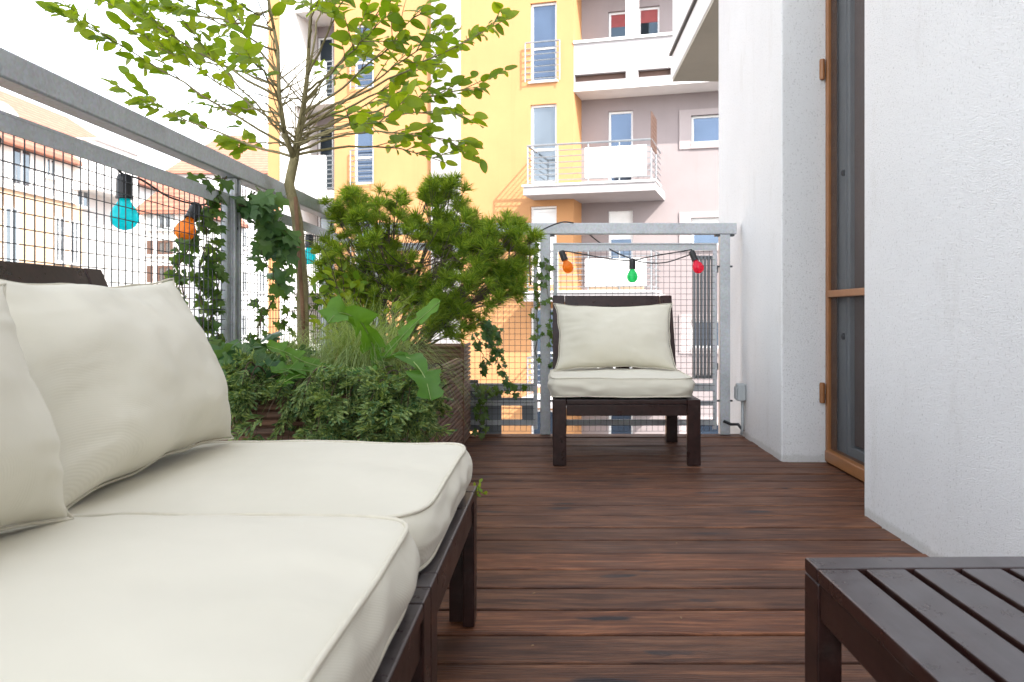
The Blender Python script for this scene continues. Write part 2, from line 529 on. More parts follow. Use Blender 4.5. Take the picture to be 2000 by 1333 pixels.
# ------------------------------------------------------------------ the white house the terrace belongs to
own = tag(empty('white_house', (1.0, 3.0, 0)), 'white roughcast house wall with door recess along the deck', 'house')
def wall_part(x0, x1, y0, y1, z0, z1, name='wall', mat='stucco', bev=0.008):
    b = MB(); b.box(x0 - 1.0, x1 - 1.0, y0 - 3.0, y1 - 3.0, z0, z1)
    return b.build(name, M[mat], own, bevel=bev, seg=3)
wall_part(1.0, 1.30, -9.0, 2.575, -9.2, 10.5)              # near wall
wall_part(1.0, 1.30, 3.51, 4.86, -9.2, 10.5)               # pier
wall_part(1.30, 7.0, -9.0, 4.855, -9.2, 10.6, bev=0)       # body behind
wall_part(1.20, 1.30, 2.575, 3.51, 2.15, 10.4)             # above the door
wall_part(1.15, 1.30, 2.575, 3.51, -9.2, -0.01)            # below the door
# door with fly screen, frame in the recess at x = 1.20
def door_box(x0, x1, y0, y1, z0, z1):
    return MB().box(x0 - 1.0, x1 - 1.0, y0 - 3.0, y1 - 3.0, z0, z1)
b = door_box(1.192, 1.235, 3.477, 3.508, 0.0, 2.15)
b.box(.185, .235, 2.577 - 3, 2.63 - 3, 0, 2.15)
b.box(.1865, .2335, 2.63 - 3, 3.477 - 3, 2.095, 2.15)
door = b.build('screen_door', M['door'], own, bevel=0.004)
door['label'] = 'brown framed fly screen door'
door_box(1.178, 1.237, 2.631, 3.476, 0.004, 0.055).build('threshold_rail', M['door'], door, bevel=0.006)
door_box(1.188, 1.233, 2.631, 3.476, 0.718, 0.748).build('mid_rail', M['door'], door, bevel=0.004)
door_box(1.2065, 1.2075, 2.63, 3.477, 0.055, 2.095).build('fly_screen', M['screen'], door)
for hz in (0.30, 1.72):
    b = MB().tube([(0.176, 3.497 - 3, hz - .045), (0.176, 3.497 - 3, hz + .045)], 0.011, n=10)
    b.box(0.165, 0.186, 3.499 - 3, 3.506 - 3, hz - .04, hz + .04)
    b.build('hinge', M['door'], door, bevel=0.002)
b = door_box(1.245, 1.275, 3.36, 3.505, 0.0, 2.15)
b.box(.2445, .2755, 2.63 - 3, 3.36 - 3, 0.0, .085)
pv = b.build('window_frame', M['pvc'], own, bevel=0.004)
door_box(1.238, 1.246, 3.385, 3.397, 0.03, 2.12).build('frame_bead', M['pvc'], pv, bevel=0.002)
for hz in (0.55, 1.25):
    MB().lathe([(0.012, 0), (0.014, .004), (0.014, .012), (0.008, .016)], 12, Matrix.Translation((0.245, 3.41 - 3, hz)) @ Matrix.Rotation(R(-90), 4, 'Y')).build('frame_plug', M['bolt'], pv)
b = door_box(1.262, 1.29, 3.19, 3.355, 0.09, 2.15); b.box(.262, .29, 2.63 - 3, 3.19 - 3, .09, .19)
b.build('inner_frame', M['door_in'], own, bevel=0.006)
door_box(1.285, 1.289, 2.63, 3.19, 0.19, 2.15).build('glass_pane', M['glass_dk'], own)
# neighbouring balcony further along the same facade
b = MB(); b.box(0.045, 1.6, 4.862 - 3, 7.05 - 3, 2.70, 2.70 + .02)
b.build('balcony_soffit', M['soffit'], own)
b = MB(); b.box(0.040, 1.6, 4.861 - 3, 7.055 - 3, 2.722, 2.93)
slab = b.build('balcony_slab', M['white_r'], own, bevel=0.004)
MB().box(0.018, 1.6, 4.863 - 3, 7.075 - 3, 2.932, 2.952).build('edge_flashing', M['cap'], slab)
MB().box(0.045, 0.105, 4.864 - 3, 7.05 - 3, 2.954, 3.75).build('balcony_parapet', M['white_r'], own)

# grey socket box low on the pier with its conduit
sk = tag(empty('socket_box', (0.999, 4.18, 0.235)), 'small grey electrical box low on the white pier', 'socket')
MB().box(-0.045, 0, -.030, .030, -.045, .045).build('box_body', M['boxg'], sk, bevel=0.008, seg=3)
MB().box(-0.052, -0.0455, -.025, .025, -.036, .030).build('flap_lid', M['boxg'], sk, bevel=0.003)
MB().tube([(-0.012, 0, -.045), (-0.012, 0, -.19), (-0.02, 0.0, -.225)], 0.008, n=8).build('conduit', M['boxg'], sk, smooth=True)
cb = MB().tube([(0.90, 4.245, .075), (0.94, 4.24, .058), (0.97, 4.21, .062), (0.992, 4.185, .03)], 0.008, n=8)
tag(cb.build('drain_pipe', M['black'], smooth=True), 'short black pipe running from the rail post to the pier foot', 'pipe')

# grey slatted vent shutter fixed to the end of the pier
sh = tag(empty('slatted_shutter', (0.93, 4.92, 0.0)), 'grey shutter of upright slats behind the mesh beside the white pier', 'shutter')
fr = MB(); fr.box(-.075, .072, .005, .025, .245, .265)
fr.build('cross_bar', M['slate'], sh)
fr = MB(); fr.box(-.075, .072, .005, .025, .985, 1.005); fr.build('cross_bar', M['slate'], sh)
for z in (.30, .90): MB().box(.0695, .12, .0052, .022, z, z + .04).build('bracket', M['slate'], sh)
sm = None
for i in range(7):
    x = -.069 + i * .0222
    o = MB().box(x - .0075, x + .0075, -.022, .004, .245, 1.005).build('slat', M['slate'], sh, bevel=0.002)

# ------------------------------------------------------------------ balcony railings
WZ0, WZ1 = 0.02, 0.99
def wire_panel(a0, a1, fn, step=0.0305, z0=WZ0, z1=WZ1, off=0.0):
    b = MB(); r = 0.0014
    n = int((a1 - a0) / step)
    for i in range(n + 1):
        a = a0 + i * step
        b.tube([fn(a, z0, 0.0), fn(a, z1, 0.0)], r, n=4, cap=False)
    m = int((z1 - z0) / step)
    for j in range(m + 1):
        z = z0 + j * step
        b.tube([fn(a0, z, 0.0028), fn(a1, z, 0.0028)], r, n=4, cap=False)
    return b

# left railing, runs along Y at x = -1.0 .. -1.05
rl = tag(empty('balcony_railing', (-1.03, 2.0, 0)), 'long galvanised steel railing with mesh panels behind the sofa', 'railing', 'steel railings around the terrace')
def LB(x0, x1, y0, y1, z0, z1): return MB().box(x0 + 1.03, x1 + 1.03, y0 - 2, y1 - 2, z0, z1)
LB(-1.052, -1.0, -1.4, 4.297, 1.078, 1.132).build('top_rail', M['galv'], rl, bevel=0.004)
posts = (-1.0, 0.10, 1.17, 2.54, 3.61)
for y in posts:
    b = LB(-1.050, -1.018, y - .026, y + .026, -0.28, 1.077)
    b.box(.0125, .022, y - 2 - .026, y - 2 - .009, -.28, 1.0765); b.box(.0125, .022, y - 2 + .009, y - 2 + .026, -.28, 1.0765)
    p = b.build('post', M['galv'], rl, bevel=0.002)
    for z in (0.92, 0.34):
        MB().lathe([(0.007, 0), (0.007, .004), (0.004, .007)], 8, Matrix.Translation((.0125, y - 2, z)) @ Matrix.Rotation(R(90), 4, 'Y')).build('bolt', M['bolt'], p)
for (ya, yb) in ((-.965, .065), (.135, 1.135), (1.205, 2.505), (2.575, 3.575), (3.645, 4.235)):
    b = MB()
    for (x0, x1, z0, z1) in ((-1.048, -1.018, .985, 1.002), (-1.024, -1.018, .985, 1.022), (-1.048, -1.018, .055, .085)):
        pass
    b.box(-.018, .010, ya - 2, yb - 2, 1.018, 1.024); b.box(.0045, .010, ya - 2 + .001, yb - 2 - .001, .986, 1.0175)
    for (y0, y1) in ((ya, ya + .022), (yb - .022, yb)):
        b.box(.0030, .0095, y0 - 2 + .0012, y1 - 2 - .0012, .03, .9855)
        b.box(-.018, .0028, (y0 if y0 == ya else y1 - .005) - 2 + .0011, (y0 + .005 if y0 == ya else y1) - 2 - .0011, .03, 1.0165)
    for z in (.06, .155, .235):
        b.box(-.018, .0025, ya - 2 + .006, yb - 2 - .006, z, z + .03)
    fr = b.build('panel_frame', M['galv'], rl)
    w = wire_panel(ya + .012, yb - .012, lambda a, z, o: (-.003 + o, a - 2, z))
    tag(w.build('wire_mesh', M['wire'], fr), kind='stuff')

# back railing, runs along X at y = 4.24
rb = tag(empty('balcony_railing', (0, 4.25, 0)), 'shorter galvanised railing with mesh panels behind the single seat', 'railing', 'steel railings around the terrace')
b = MB(); b.box(-0.998, 0.972, -.005, .047, 1.071, 1.131)
b.build('top_rail', M['galv'], rb, bevel=0.004)
for x in (-0.965, -0.049, 0.910):
    b = MB().box(x - .027, x + .027, -.004, .046, 0.001, 1.070)
    p = b.build('post', M['galv'], rb, bevel=0.003)
    MB().box(x - .05, x + .05, .0, .042, 1.0615, 1.0705).build('post_cap_plate', M['bolt'], p)
    for z in (0.9, 0.18):
        b = MB().tube([(x + .026, .02, z), (x + .044, .02, z)], 0.005, n=8); b.tube([(x - .044, .02, z), (x - .026, .02, z)], 0.005, n=8)
        b.build('bolt', M['bolt'], p)
for (xa, xb) in ((-.925, -.090), (-.008, .868)):
    b = MB()
    b.box(xa, xb, -.006, .024, 1.017, 1.024); b.box(xa + .001, xb - .001, .0, .006, .984, 1.0165)
    for (x0, x1) in ((xa, xa + .024), (xb - .024, xb)):
        b.box(x0 + .0012, x1 - .0012, .0008, .0065, .03, .9835)
        b.box((x0 if x0 == xa else x1 - .005) + .0011, (x0 + .005 if x0 == xa else x1) - .0011, .0066, .024, .03, 1.0165)
    for z, h in ((.05, .03), (.155, .026), (.232, .042)):
        b.box(xa + .006, xb - .006, .007, .024, z, z + h)
    fr = b.build('panel_frame', M['galv'], rb)
    w = wire_panel(xa + .012, xb - .012, lambda a, z, o: (a, .003 - o, z))
    tag(w.build('wire_mesh', M['wire'], fr), kind='stuff')
b = MB()        # dark stiffening plate below the corner panel
b.box(-.92, -.41, .030, .040, .02, .29); b.box(-.41, -.285, .0302, .0398, .0, .235)
b.box(-.285, -.095, .0303, .0397, .155, .195); b.box(-.175, -.095, .0304, .0396, .055, .1545); b.box(-.285, -.175, .0305, .0395, .05, .075)
b.build('kick_plate', M['dkbar'], rb, bevel=0.002)

# ------------------------------------------------------------------ upholstery
def rounded_cushion(w, dp, h, seed, crown=0.022, bulge=0.010, cuts=26, n_sup=9):
    bm = bmesh.new()
    bmesh.ops.create_cube(bm, size=2.0)
    bmesh.ops.subdivide_edges(bm, edges=bm.edges[:], cuts=cuts, use_grid_fill=True)
    a, b, c = w/2, dp/2, h/2
    def place(p):
        m = max(abs(p.x), abs(p.y))
        if m > 1e-6:
            s = (abs(p.x)**n_sup + abs(p.y)**n_sup)**(1.0/n_sup)
            k = m / s
        else: k = 1
        x, y, z = p.x * k, p.y * k, p.z
        e = m
        bl = bulge * (1 - z*z)
        cr = crown * (1 - abs(p.x)**2.6) * (1 - abs(p.y)**2.6)
        X = a * x + (bl if e > .999 else bl * e**6) * x
        Y = b * y + (bl if e > .999 else bl * e**6) * y
        Z = c * z + cr * z * (1.0 if z > 0 else 0.1)
        q = Vector((X * 4.0 + seed * 7.1, Y * 4.0, Z * 3.0 + seed))
        nz = noise.noise(q) * 0.006 + noise.noise(q * 2.7) * 0.003
        edge = max(0.0, (e - .55) / .45)
        if abs(z) > .9:
            along = Y if abs(p.x) > abs(p.y) else X
            nz += noise.noise(Vector((along * 22 + seed, seed * 3.3, e * 2))) * 0.0075 * edge * (1 - edge**8)
            Z += nz
        else:
            along = Y if abs(p.x) > abs(p.y) else X
            out = noise.noise(Vector((along * 16 + seed, z * 1.2, seed))) * 0.010 * (1 - z*z)
            X += out * (1 if abs(p.x) >= abs(p.y) else 0) * (1 if p.x > 0 else -1)
            Y += out * (1 if abs(p.y) > abs(p.x) else 0) * (1 if p.y > 0 else -1)
        return Vector((X, Y, Z))
    for v in bm.verts: v.co = place(v.co)
    me = bpy.data.meshes.new('seat_cushion')
    bm.to_mesh(me); bm.free()
    me.materials.append(M['fabric'])
    me.polygons.foreach_set('use_smooth', [True]*len(me.polygons))
    loops = []
    for zs in (1, -1):
        pts = []
        N = 144
        for i in range(N + 1):
            t = (i % N) / N * 8.0
            if t < 2: q = Vector((-1 + t, -1, zs))
            elif t < 4: q = Vector((1, -1 + (t - 2), zs))
            elif t < 6: q = Vector((1 - (t - 4), 1, zs))
            else: q = Vector((-1, 1 - (t - 6), zs))
            p = place(q)
            p.xy *= 1.0015
            pts.append(p)
        loops.append(pts)
    return me, loops

def seat_cushion(loc, rz, w, dp, h, seed, label, **kw):
    me, loops = rounded_cushion(w, dp, h, seed, **kw)
    o = bpy.data.objects.new('seat_cushion', me)
    C.objects.link(o)
    o.location = loc; o.rotation_euler = (0, 0, rz)
    tag(o, label, 'cushion', 'cream seat cushions')
    s = o.modifiers.new('soft', 'SUBSURF'); s.levels = 1; s.render_levels = 1
    for pts in loops:
        MB().tube(pts, 0.0032, n=6, cap=False).build('piping', M['piping'], o, smooth=True)
    return o

def pillow(base, face, w, h, T, lean, seed, label, roll=0.0, res=(44, 34)):
    """stands on its lower edge at 'base', front faces direction angle 'face' (0 = -Y), leans back"""
    nu, nv = res
    vs = []; fs = []
    idx = {}
    for side in (1, -1):
        for i in range(nu + 1):
            for j in range(nv + 1):
                u = -1 + 2*i/nu; v = -1 + 2*j/nv
                border = i in (0, nu) or j in (0, nv)
                if border and side == -1:
                    idx[(side, i, j)] = idx[(1, i, j)]; continue
                px = 1 - 0.095 * (1 - v*v)**0.7 * abs(u)
                pz = 1 - 0.115 * (1 - u*u)**0.9 * abs(v)
                x = w/2 * u * px
                z = h/2 * v * pz
                th = ((1 - u*u) * (1 - v*v))
                t = T/2 * (max(0, th) ** 0.54) * (1 - 0.20 * v)
                q = Vector((u*2.2 + seed*5.3, v*1.8, side*2.0 + seed))
                t += (noise.noise(q) * 0.010 + noise.noise(q*2.6) * 0.0035) * min(1, th*4)
                # pulls radiating from corners and edges
                e = max(abs(u), abs(v))
                al = v if abs(u) > abs(v) else u
                if not border:
                    t += noise.noise(Vector((al*9 + seed*2, seed, e*1.3))) * 0.013 * max(0, (e - .40)/.60) * (1 - e)**0.35
                zz = z + noise.noise(Vector((u*3 + seed, 1.7*seed, v))) * 0.006
                xx = x + noise.noise(Vector((v*3 + seed, 4.7*seed, u))) * 0.005
                idx[(side, i, j)] = len(vs)
                vs.append(Vector((xx, -side * t, zz)))
    for side in (1, -1):
        for i in range(nu):
            for j in range(nv):
                q = (idx[(side,i,j)], idx[(side,i+1,j)], idx[(side,i+1,j+1)], idx[(side,i,j+1)])
                fs.append(q if side == 1 else q[::-1])
    b = MB(); b.add(vs, fs)
    o = b.build('back_pillow', M['fabric'], smooth=True)
    mt = Matrix.Translation(base) @ Matrix.Rotation(face, 4, 'Z') @ Matrix.Rotation(-lean, 4, 'X') @ Matrix.Rotation(roll, 4, 'Y') @ Matrix.Translation((0, 0, h/2))
    o.matrix_world = mt
    tag(o, label, 'cushion', 'cream back pillows')
    s = o.modifiers.new('soft', 'SUBSURF'); s.levels = 1; s.render_levels = 1
    pts = [vs[idx[(1,i,0)]] for i in range(nu)] + [vs[idx[(1,nu,j)]] for j in range(nv)] + [vs[idx[(1,nu-i,nv)]] for i in range(nu)] + [vs[idx[(1,0,nv-j)]] for j in range(nv+1)]
    MB().tube(pts, 0.0022, n=5, cap=False).build('piping', M['piping'], o, smooth=True)
    return o

# ------------------------------------------------------------------ brown wooden seat sections (built once, copied)
W, D, LW = 0.63, 0.66, 0.057
def make_seat():
    r = empty('seat_section')
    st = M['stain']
    for sx in (-1, 1):
        x0, x1 = (-W/2, -W/2 + LW) if sx < 0 else (W/2 - LW, W/2)
        b = MB(); b.box(x0, x1, 0, .024, 0, .2815)
        xi0, xi1 = (x0 + .003, x0 + .028) if sx < 0 else (x1 - .028, x1 - .003)
        b.box(xi0, xi1, .0242, .056, 0, .2585)
        b.box(x0 + .0006, x1 - .0006, .0242, .0565, .2587, .2813)
        b.build('leg', st, r, bevel=0.0025)
        b = MB(); b.box(x0, x1, D - .045, D, 0, .2815)
        b.build('leg', st, r, bevel=0.0025)
    MB().box(-W/2 + LW + .001, W/2 - LW - .001, 0.0, .056, .2615, .281).build('front_rail', st, r, bevel=0.003)
    MB().box(-W/2 + LW + .001, W/2 - LW - .001, .004, .024, .212, .260).build('front_apron', st, r, bevel=0.002)
    MB().box(-W/2 + LW + .001, W/2 - LW - .001, D - .026, D - .004, .205, .281).build('back_apron', st, r, bevel=0.002)
    for sx in (-1, 1):
        xa, xb = (-W/2, -W/2 + LW) if sx < 0 else (W/2 - LW, W/2)
        MB().box(xa, xb, .0575, D - .046, .2615, .281).build('side_rail', st, r, bevel=0.003)
        xa, xb = (-W/2 + .004, -W/2 + .024) if sx < 0 else (W/2 - .024, W/2 - .004)
        MB().box(xa, xb, .0575, D - .046, .212, .260).build('side_apron', st, r, bevel=0.002)
    n = 7
    gap = (W - 2*LW) / n
    for i in range(n):
        x = -W/2 + LW + gap * (i + .5)
        MB().box(x - gap/2 + .005, x + gap/2 - .005, .058, D - .03, .258, .2765).build('seat_slat', st, r, bevel=0.002)
    # leaning backrest
    T = Matrix.Translation((0, .60, .27)) @ Matrix.Rotation(R(-23), 4, 'X')
    H = 0.515
    for sx in (-1, 1):
        xa, xb = (-W/2 + .002, -W/2 + .064) if sx < 0 else (W/2 - .064, W/2 - .002)
        MB().box(xa, xb, 0, .024, -.08, H, T).build('back_stile', st, r, bevel=0.003)
    MB().box(-W/2 + .066, W/2 - .066, .001, .023, H - .062, H - .0005, T).build('back_top_rail', st, r, bevel=0.003)
    MB().box(-W/2 + .066, W/2 - .066, .001, .023, 0.0, .05, T).build('back_bottom_rail', st, r, bevel=0.003)
    for i in range(6):
        w2 = (W - .132) / 6
        x = -W/2 + .066 + w2 * (i + .5)
        MB().box(x - w2/2 + .006, x + w2/2 - .006, .004, .020, .051, H - .063, T).build('back_slat', st, r, bevel=0.002)
    return r
def copy_tree(o, parent=None):
    c = o.copy(); C.objects.link(c)
    if parent is not None: c.parent = parent
    for ch in list(o.children): copy_tree(ch, c)
    return c
seat = make_seat()
seats = [seat, copy_tree(seat), copy_tree(seat)]
SY = (1.388, 0.755)
for o, loc, rz, lab in ((seats[0], (0.308, 3.39, 0), R(0.3), 'single dark brown wooden seat standing before the back railing'),
                        (seats[1], (-.166, SY[0], 0), R(90), 'far sofa section of dark brown wood beside the planter'),
                        (seats[2], (-.166, SY[1], 0), R(90), 'near sofa section of dark brown wood cut off by the picture edge')):
    o.location = loc; o.rotation_euler = (0, 0, rz)
    tag(o, lab, 'seat', 'dark brown slatted seat sections')

seat_cushion((0.290, 3.690, .331), R(0.3), .615, .60, .078, 1.0, 'cream seat cushion on the single seat at the back railing', crown=.014, bulge=.012)
seat_cushion((-.468, SY[0] - .005, .333), R(90), .625, .575, .082, 2.0, 'far cream seat cushion of the sofa next to the planter', crown=.020, bulge=.014)
seat_cushion((-.468, SY[1] - .012, .337), R(90), .632, .575, .088, 3.4, 'near cream seat cushion filling the front of the sofa', crown=.030, bulge=.014)
pillow(Vector((0.290, 3.765, .378)), 0.0, .585, .345, .165, R(22), 1.3, 'cream pillow leaning on the back of the single seat', roll=R(-0.5))
pillow(Vector((-.672, SY[0] - .03, .380)), R(90), .63, .355, .205, R(20), 2.2, 'cream back pillow with one raised corner on the far sofa section', roll=R(-1.5))
pillow(Vector((-.605, .680, .404)), R(90), .63, .305, .20, R(17), 5.1, 'cream back pillow of the near sofa section at the picture edge', roll=R(1.5))

# ------------------------------------------------------------------ low slatted table
tb = tag(empty('slatted_table', (0.378, 1.205, 0), R(1.0)), 'low dark brown slatted table beside the white wall', 'table')
TW, TD = .618, .618
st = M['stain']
for (x0, y0) in ((0, -LW), (TW - .036, -LW), (0, -TD), (TW - .036, -TD)):
    MB().box(x0, x0 + .036, y0, y0 + LW, 0, .2585).build('leg', st, tb, bevel=0.0025)
MB().box(0, TW, -.054, 0, .2595, .281).build('end_rail', st, tb, bevel=0.003)
MB().box(0, TW, -TD, -TD + .054, .2595, .281).build('end_rail', st, tb, bevel=0.003)
nS = 9
pitch = (TW + .011) / nS
for i in range(nS):
    x = i * pitch
    MB().box(x + (.0005 if i == 0 else 0), x + pitch - .0115, -TD + .055, -.055, .2598 if i in (0, nS - 1) else .2635, .2803).build('table_slat', st, tb, bevel=0.003)
for (x0, x1) in ((.003, .022), (TW - .022, TW - .003)):
    MB().box(x0, x1, -TD + LW + .001, -LW - .001, .208, .2590).build('side_apron', st, tb, bevel=0.002)
for (y0, y1) in ((-.022, -.003), (-TD + .003, -TD + .022)):
    MB().box(.037, TW - .037, y0, y1, .208, .2588).build('end_apron', st, tb, bevel=0.002)
MB().box(.023, TW - .023, -TD/2 - .03, -TD/2 + .03, .232, .2592).build('cross_bar', st, tb, bevel=0.002)

# ------------------------------------------------------------------ apartment building opposite
YAW = math.atan(0.2667)
FO = Vector((0, 22.5, 0))
cy, sy_ = math.cos(YAW), math.sin(YAW)
def fs(px, py, dd=0.0):
    """where the line of sight meets the facade plane standing dd metres proud: (along, height)"""
    u = (px - VX) / F; v = -(py - VY) / F
    lam = (22.5 * cy - dd) / (u * sy_ + cy)
    return (lam * u * cy - (lam - 22.5) * sy_, EYE + lam * v)
apt = tag(empty('apartment_block', FO, -YAW), 'tall orange and mauve apartment block with balconies beyond the railing', 'building')
def A(s0, s1, d0, d1, z0, z1, mb=None):
    return (mb or MB()).box(s0, s1, -d1, -d0, z0, z1)
def wall_holes(s0, s1, z0, z1, dd, holes, depth, mb=None):
    """front sheet at dd with real openings and reveals going back"""
    mb = mb or MB()
    ss = sorted(set([s0, s1] + [min(max(h[i], s0), s1) for h in holes for i in (0, 1)]))
    zs = sorted(set([z0, z1] + [min(max(h[i], z0), z1) for h in holes for i in (2, 3)]))
    for i in range(len(ss) - 1):
        for j in range(len(zs) - 1):
            cs, cz = (ss[i] + ss[i+1])/2, (zs[j] + zs[j+1])/2
            if any(h[0] < cs < h[1] and h[2] < cz < h[3] for h in holes): continue
            mb.add([(ss[i], -dd, zs[j]), (ss[i+1], -dd, zs[j]), (ss[i+1], -dd, zs[j+1]), (ss[i], -dd, zs[j+1])], [(0,1,2,3)])
    for (a, b, c, e) in holes:
        y0, y1 = -dd, -dd + depth
        mb.add([(a,y0,c),(a,y1,c),(a,y1,e),(a,y0,e)], [(0,1,2,3)])
        mb.add([(b,y0,c),(b,y0,e),(b,y1,e),(b,y1,c)], [(0,1,2,3)])
        mb.add([(a,y0,c),(b,y0,c),(b,y1,c),(a,y1,c)], [(0,1,2,3)])
        mb.add([(a,y0,e),(a,y1,e),(b,y1,e),(b,y0,e)], [(0,1,2,3)])
    return mb
def window(s0, s1, z0, z1, dd, kind='glass', mull=None, transom=None, fw=.06):
    """white frame ring with panes set behind; dd = plane of the frame front"""
    b = MB()
    A(s0, s0 + fw, dd - .06, dd, z0, z1, b); A(s1 - fw, s1, dd - .06, dd, z0, z1, b)
    A(s0 + fw, s1 - fw, dd - .06, dd - .001, z1 - fw, z1, b); A(s0 + fw, s1 - fw, dd - .06, dd - .001, z0, z0 + fw, b)
    if mull: A(mull - .04, mull + .04, dd - .06, dd - .002, z0 + fw, z1 - fw, b)
    if transom: A(s0 + fw, s1 - fw, dd - .06, dd - .003, transom - .03, transom + .03, b)
    w = b.build('window', M['frame_w'], apt)
    if kind in ('glass', 'dark', 'pale'):
        A(s0 + fw, s1 - fw, dd - .05, dd - .035, z0 + fw, z1 - fw).build('pane', M[{'glass': 'glass', 'dark': 'glass_dk', 'pale': 'glass_pale'}[kind]], w)
    elif kind == 'red':
        A(s0 + fw, s1 - fw, dd - .05, dd - .035, z0 + fw, z1 - .42).build('pane', M['glass_dk'], w)
        A(s0 + fw, s1 - fw, dd - .048, dd - .033, z1 - .419, z1 - fw).build('blind', M['red'], w)
    elif kind == 'blind':
        b = MB(); n = int((z1 - z0) / .09)
        for i in range(n):
            A(s0 + fw, s1 - fw, dd - .05, dd - .03 + (i % 2) * .004, z0 + i*.09, z0 + i*.09 + .087, b)
        b.build('roller_blind', M['frame_w'], w)
    elif kind == 'half':
        zm = z0 + (z1 - z0) * .62
        A(s0 + fw, s1 - fw, dd - .05, dd - .035, z0 + fw, zm).build('pane', M['glass'], w)
        A(s0 + fw, s1 - fw, dd - .048, dd - .033, zm + .001, z1 - fw).build('blind', M['cloth'], w)
    return w
def bars(s0, s1, d0, z0, z1, n=7, side=None, r=.014):
    b = MB()
    for i in range(n):
        z = z0 + (z1 - z0) * i / (n - 1)
        b.tube([(s0, -d0, z), (s1, -d0, z)], r * (1.6 if i == n - 1 else 1), n=6)
        if side is not None:
            for s in side:
                b.tube([(s, -d0, z), (s, -.02, z)], r, n=6)
    k = max(1, int(round((s1 - s0) / 1.1)))
    for i in range(k + 1):
        s = s0 + (s1 - s0) * i / k
        b.tube([(s, -d0, z0 - .08), (s, -d0, z1)], .018, n=6)
    return b.build('window_rail', M['rail_far'], apt)

HS = fs(1060, 203)[1] - fs(1060, 402)[1]           # storey height
ZT, ZB = 13.2, -9.0
S = lambda px, dd=0.0: fs(px, 300, dd)[0]
sA0, sA1 = S(900), S(1120)
KS = (-3, -2, -1, 0, 1, 2)
# orange bay on the right of the white strip
w0, w1 = S(1036), S(1087)
zw1, zw0 = fs(1060, 204)[1], fs(1060, 358)[1]
holes = [(w0, w1, zw0 + k*HS, zw1 + k*HS) for k in KS]
mb = wall_holes(sA0, sA1, ZB, ZT, 0, holes, .16)
mb.add([(sA1, 0, ZB), (sA1, 3.0, ZB), (sA1, 3.0, ZT), (sA1, 0, ZT)], [(0,1,2,3)])
mb.build('orange_wall', M['orange'], apt)
for k in KS:
    z0, z1 = zw0 + k*HS, zw1 + k*HS
    window(w0 + .001, w1 - .001, z0 + .001, z1 - .001, -.09, {-1: 'blind', 0: 'pale'}.get(k, 'glass'), transom=None if k == -1 else z0 + (z1 - z0)*.43)  # pale pane on the middle storey stands in for a reflected building
    if k in (1, 2):
        bars(w0 - .12, w1 + .12, .12, z0 + .05, z0 + 1.08, 7)
        A(w0 - .05, w1 + .05, .0, .07, z0 - .05, z0 - .001).build('window_sill', M['frame_w'], apt)
# white strip between the orange bays
A(S(845), S(900), -.3, .12, ZB, ZT).build('white_pilaster', M['lilac'], apt)
# left orange bay
sB0, sB1 = S(653), S(845)
v0, v1 = S(691), S(728)
zv1, zv0 = fs(709, 234)[1], fs(709, 360)[1]
HL = HS
holes = [(v0, v1, zv0 + k*HL, zv1 + k*HL) for k in KS]
mb = wall_holes(sB0, sB1, ZB, ZT, 0, holes, .16)
mb.add([(sB0, 0, ZB), (sB0, 0, ZT), (sB0, 3.0, ZT), (sB0, 3.0, ZB)], [(0,1,2,3)])
mb.build('orange_wall', M['orange'], apt)
for k in KS:
    z0, z1 = zv0 + k*HL, zv1 + k*HL
    window(v0 + .001, v1 - .001, z0 + .001, z1 - .001, -.09, 'glass', transom=z0 + (z1 - z0)*.42)
    bars(v0 - .06, v1 + .06, .10, z0 + .05, z0 + 1.02, 7)
# loggias on the left end
sC0, sC1 = S(575), S(652)
zf = fs(612, 376)[1]
hol2 = [(S(620, -1.3), S(650, -1.3), zf + .25 + k*HL, zf + 2.35 + k*HL) for k in KS]
wall_holes(sC0 - .05, sC1 + .05, ZB, ZT, -1.3, hol2, .12).build('loggia_wall', M['pink'], apt)
for k, h in zip(KS, hol2):
    window(h[0], h[1], h[2], h[3], -1.36, 'dark')
    zb = zf + k*HL
    A(sC0, sC1, -1.29, .0, zb - .20, zb + .02).build('loggia_slab', M['white_r'], apt)
    A(S(575), S(634), -.12, .03, zb + .025, zb + 1.12).build('parapet', M['white_r'], apt)
    bars(S(635), sC1 - .01, -.04, zb + .12, zb + 1.1, 8)
A(S(549), S(575), -1.6, .06, ZB, ZT).build('white_pier', M['white_r'], apt)
A(S(524), S(549), -3.0, .02, ZB, ZT - .6).build('orange_pier', M['orange'], apt)
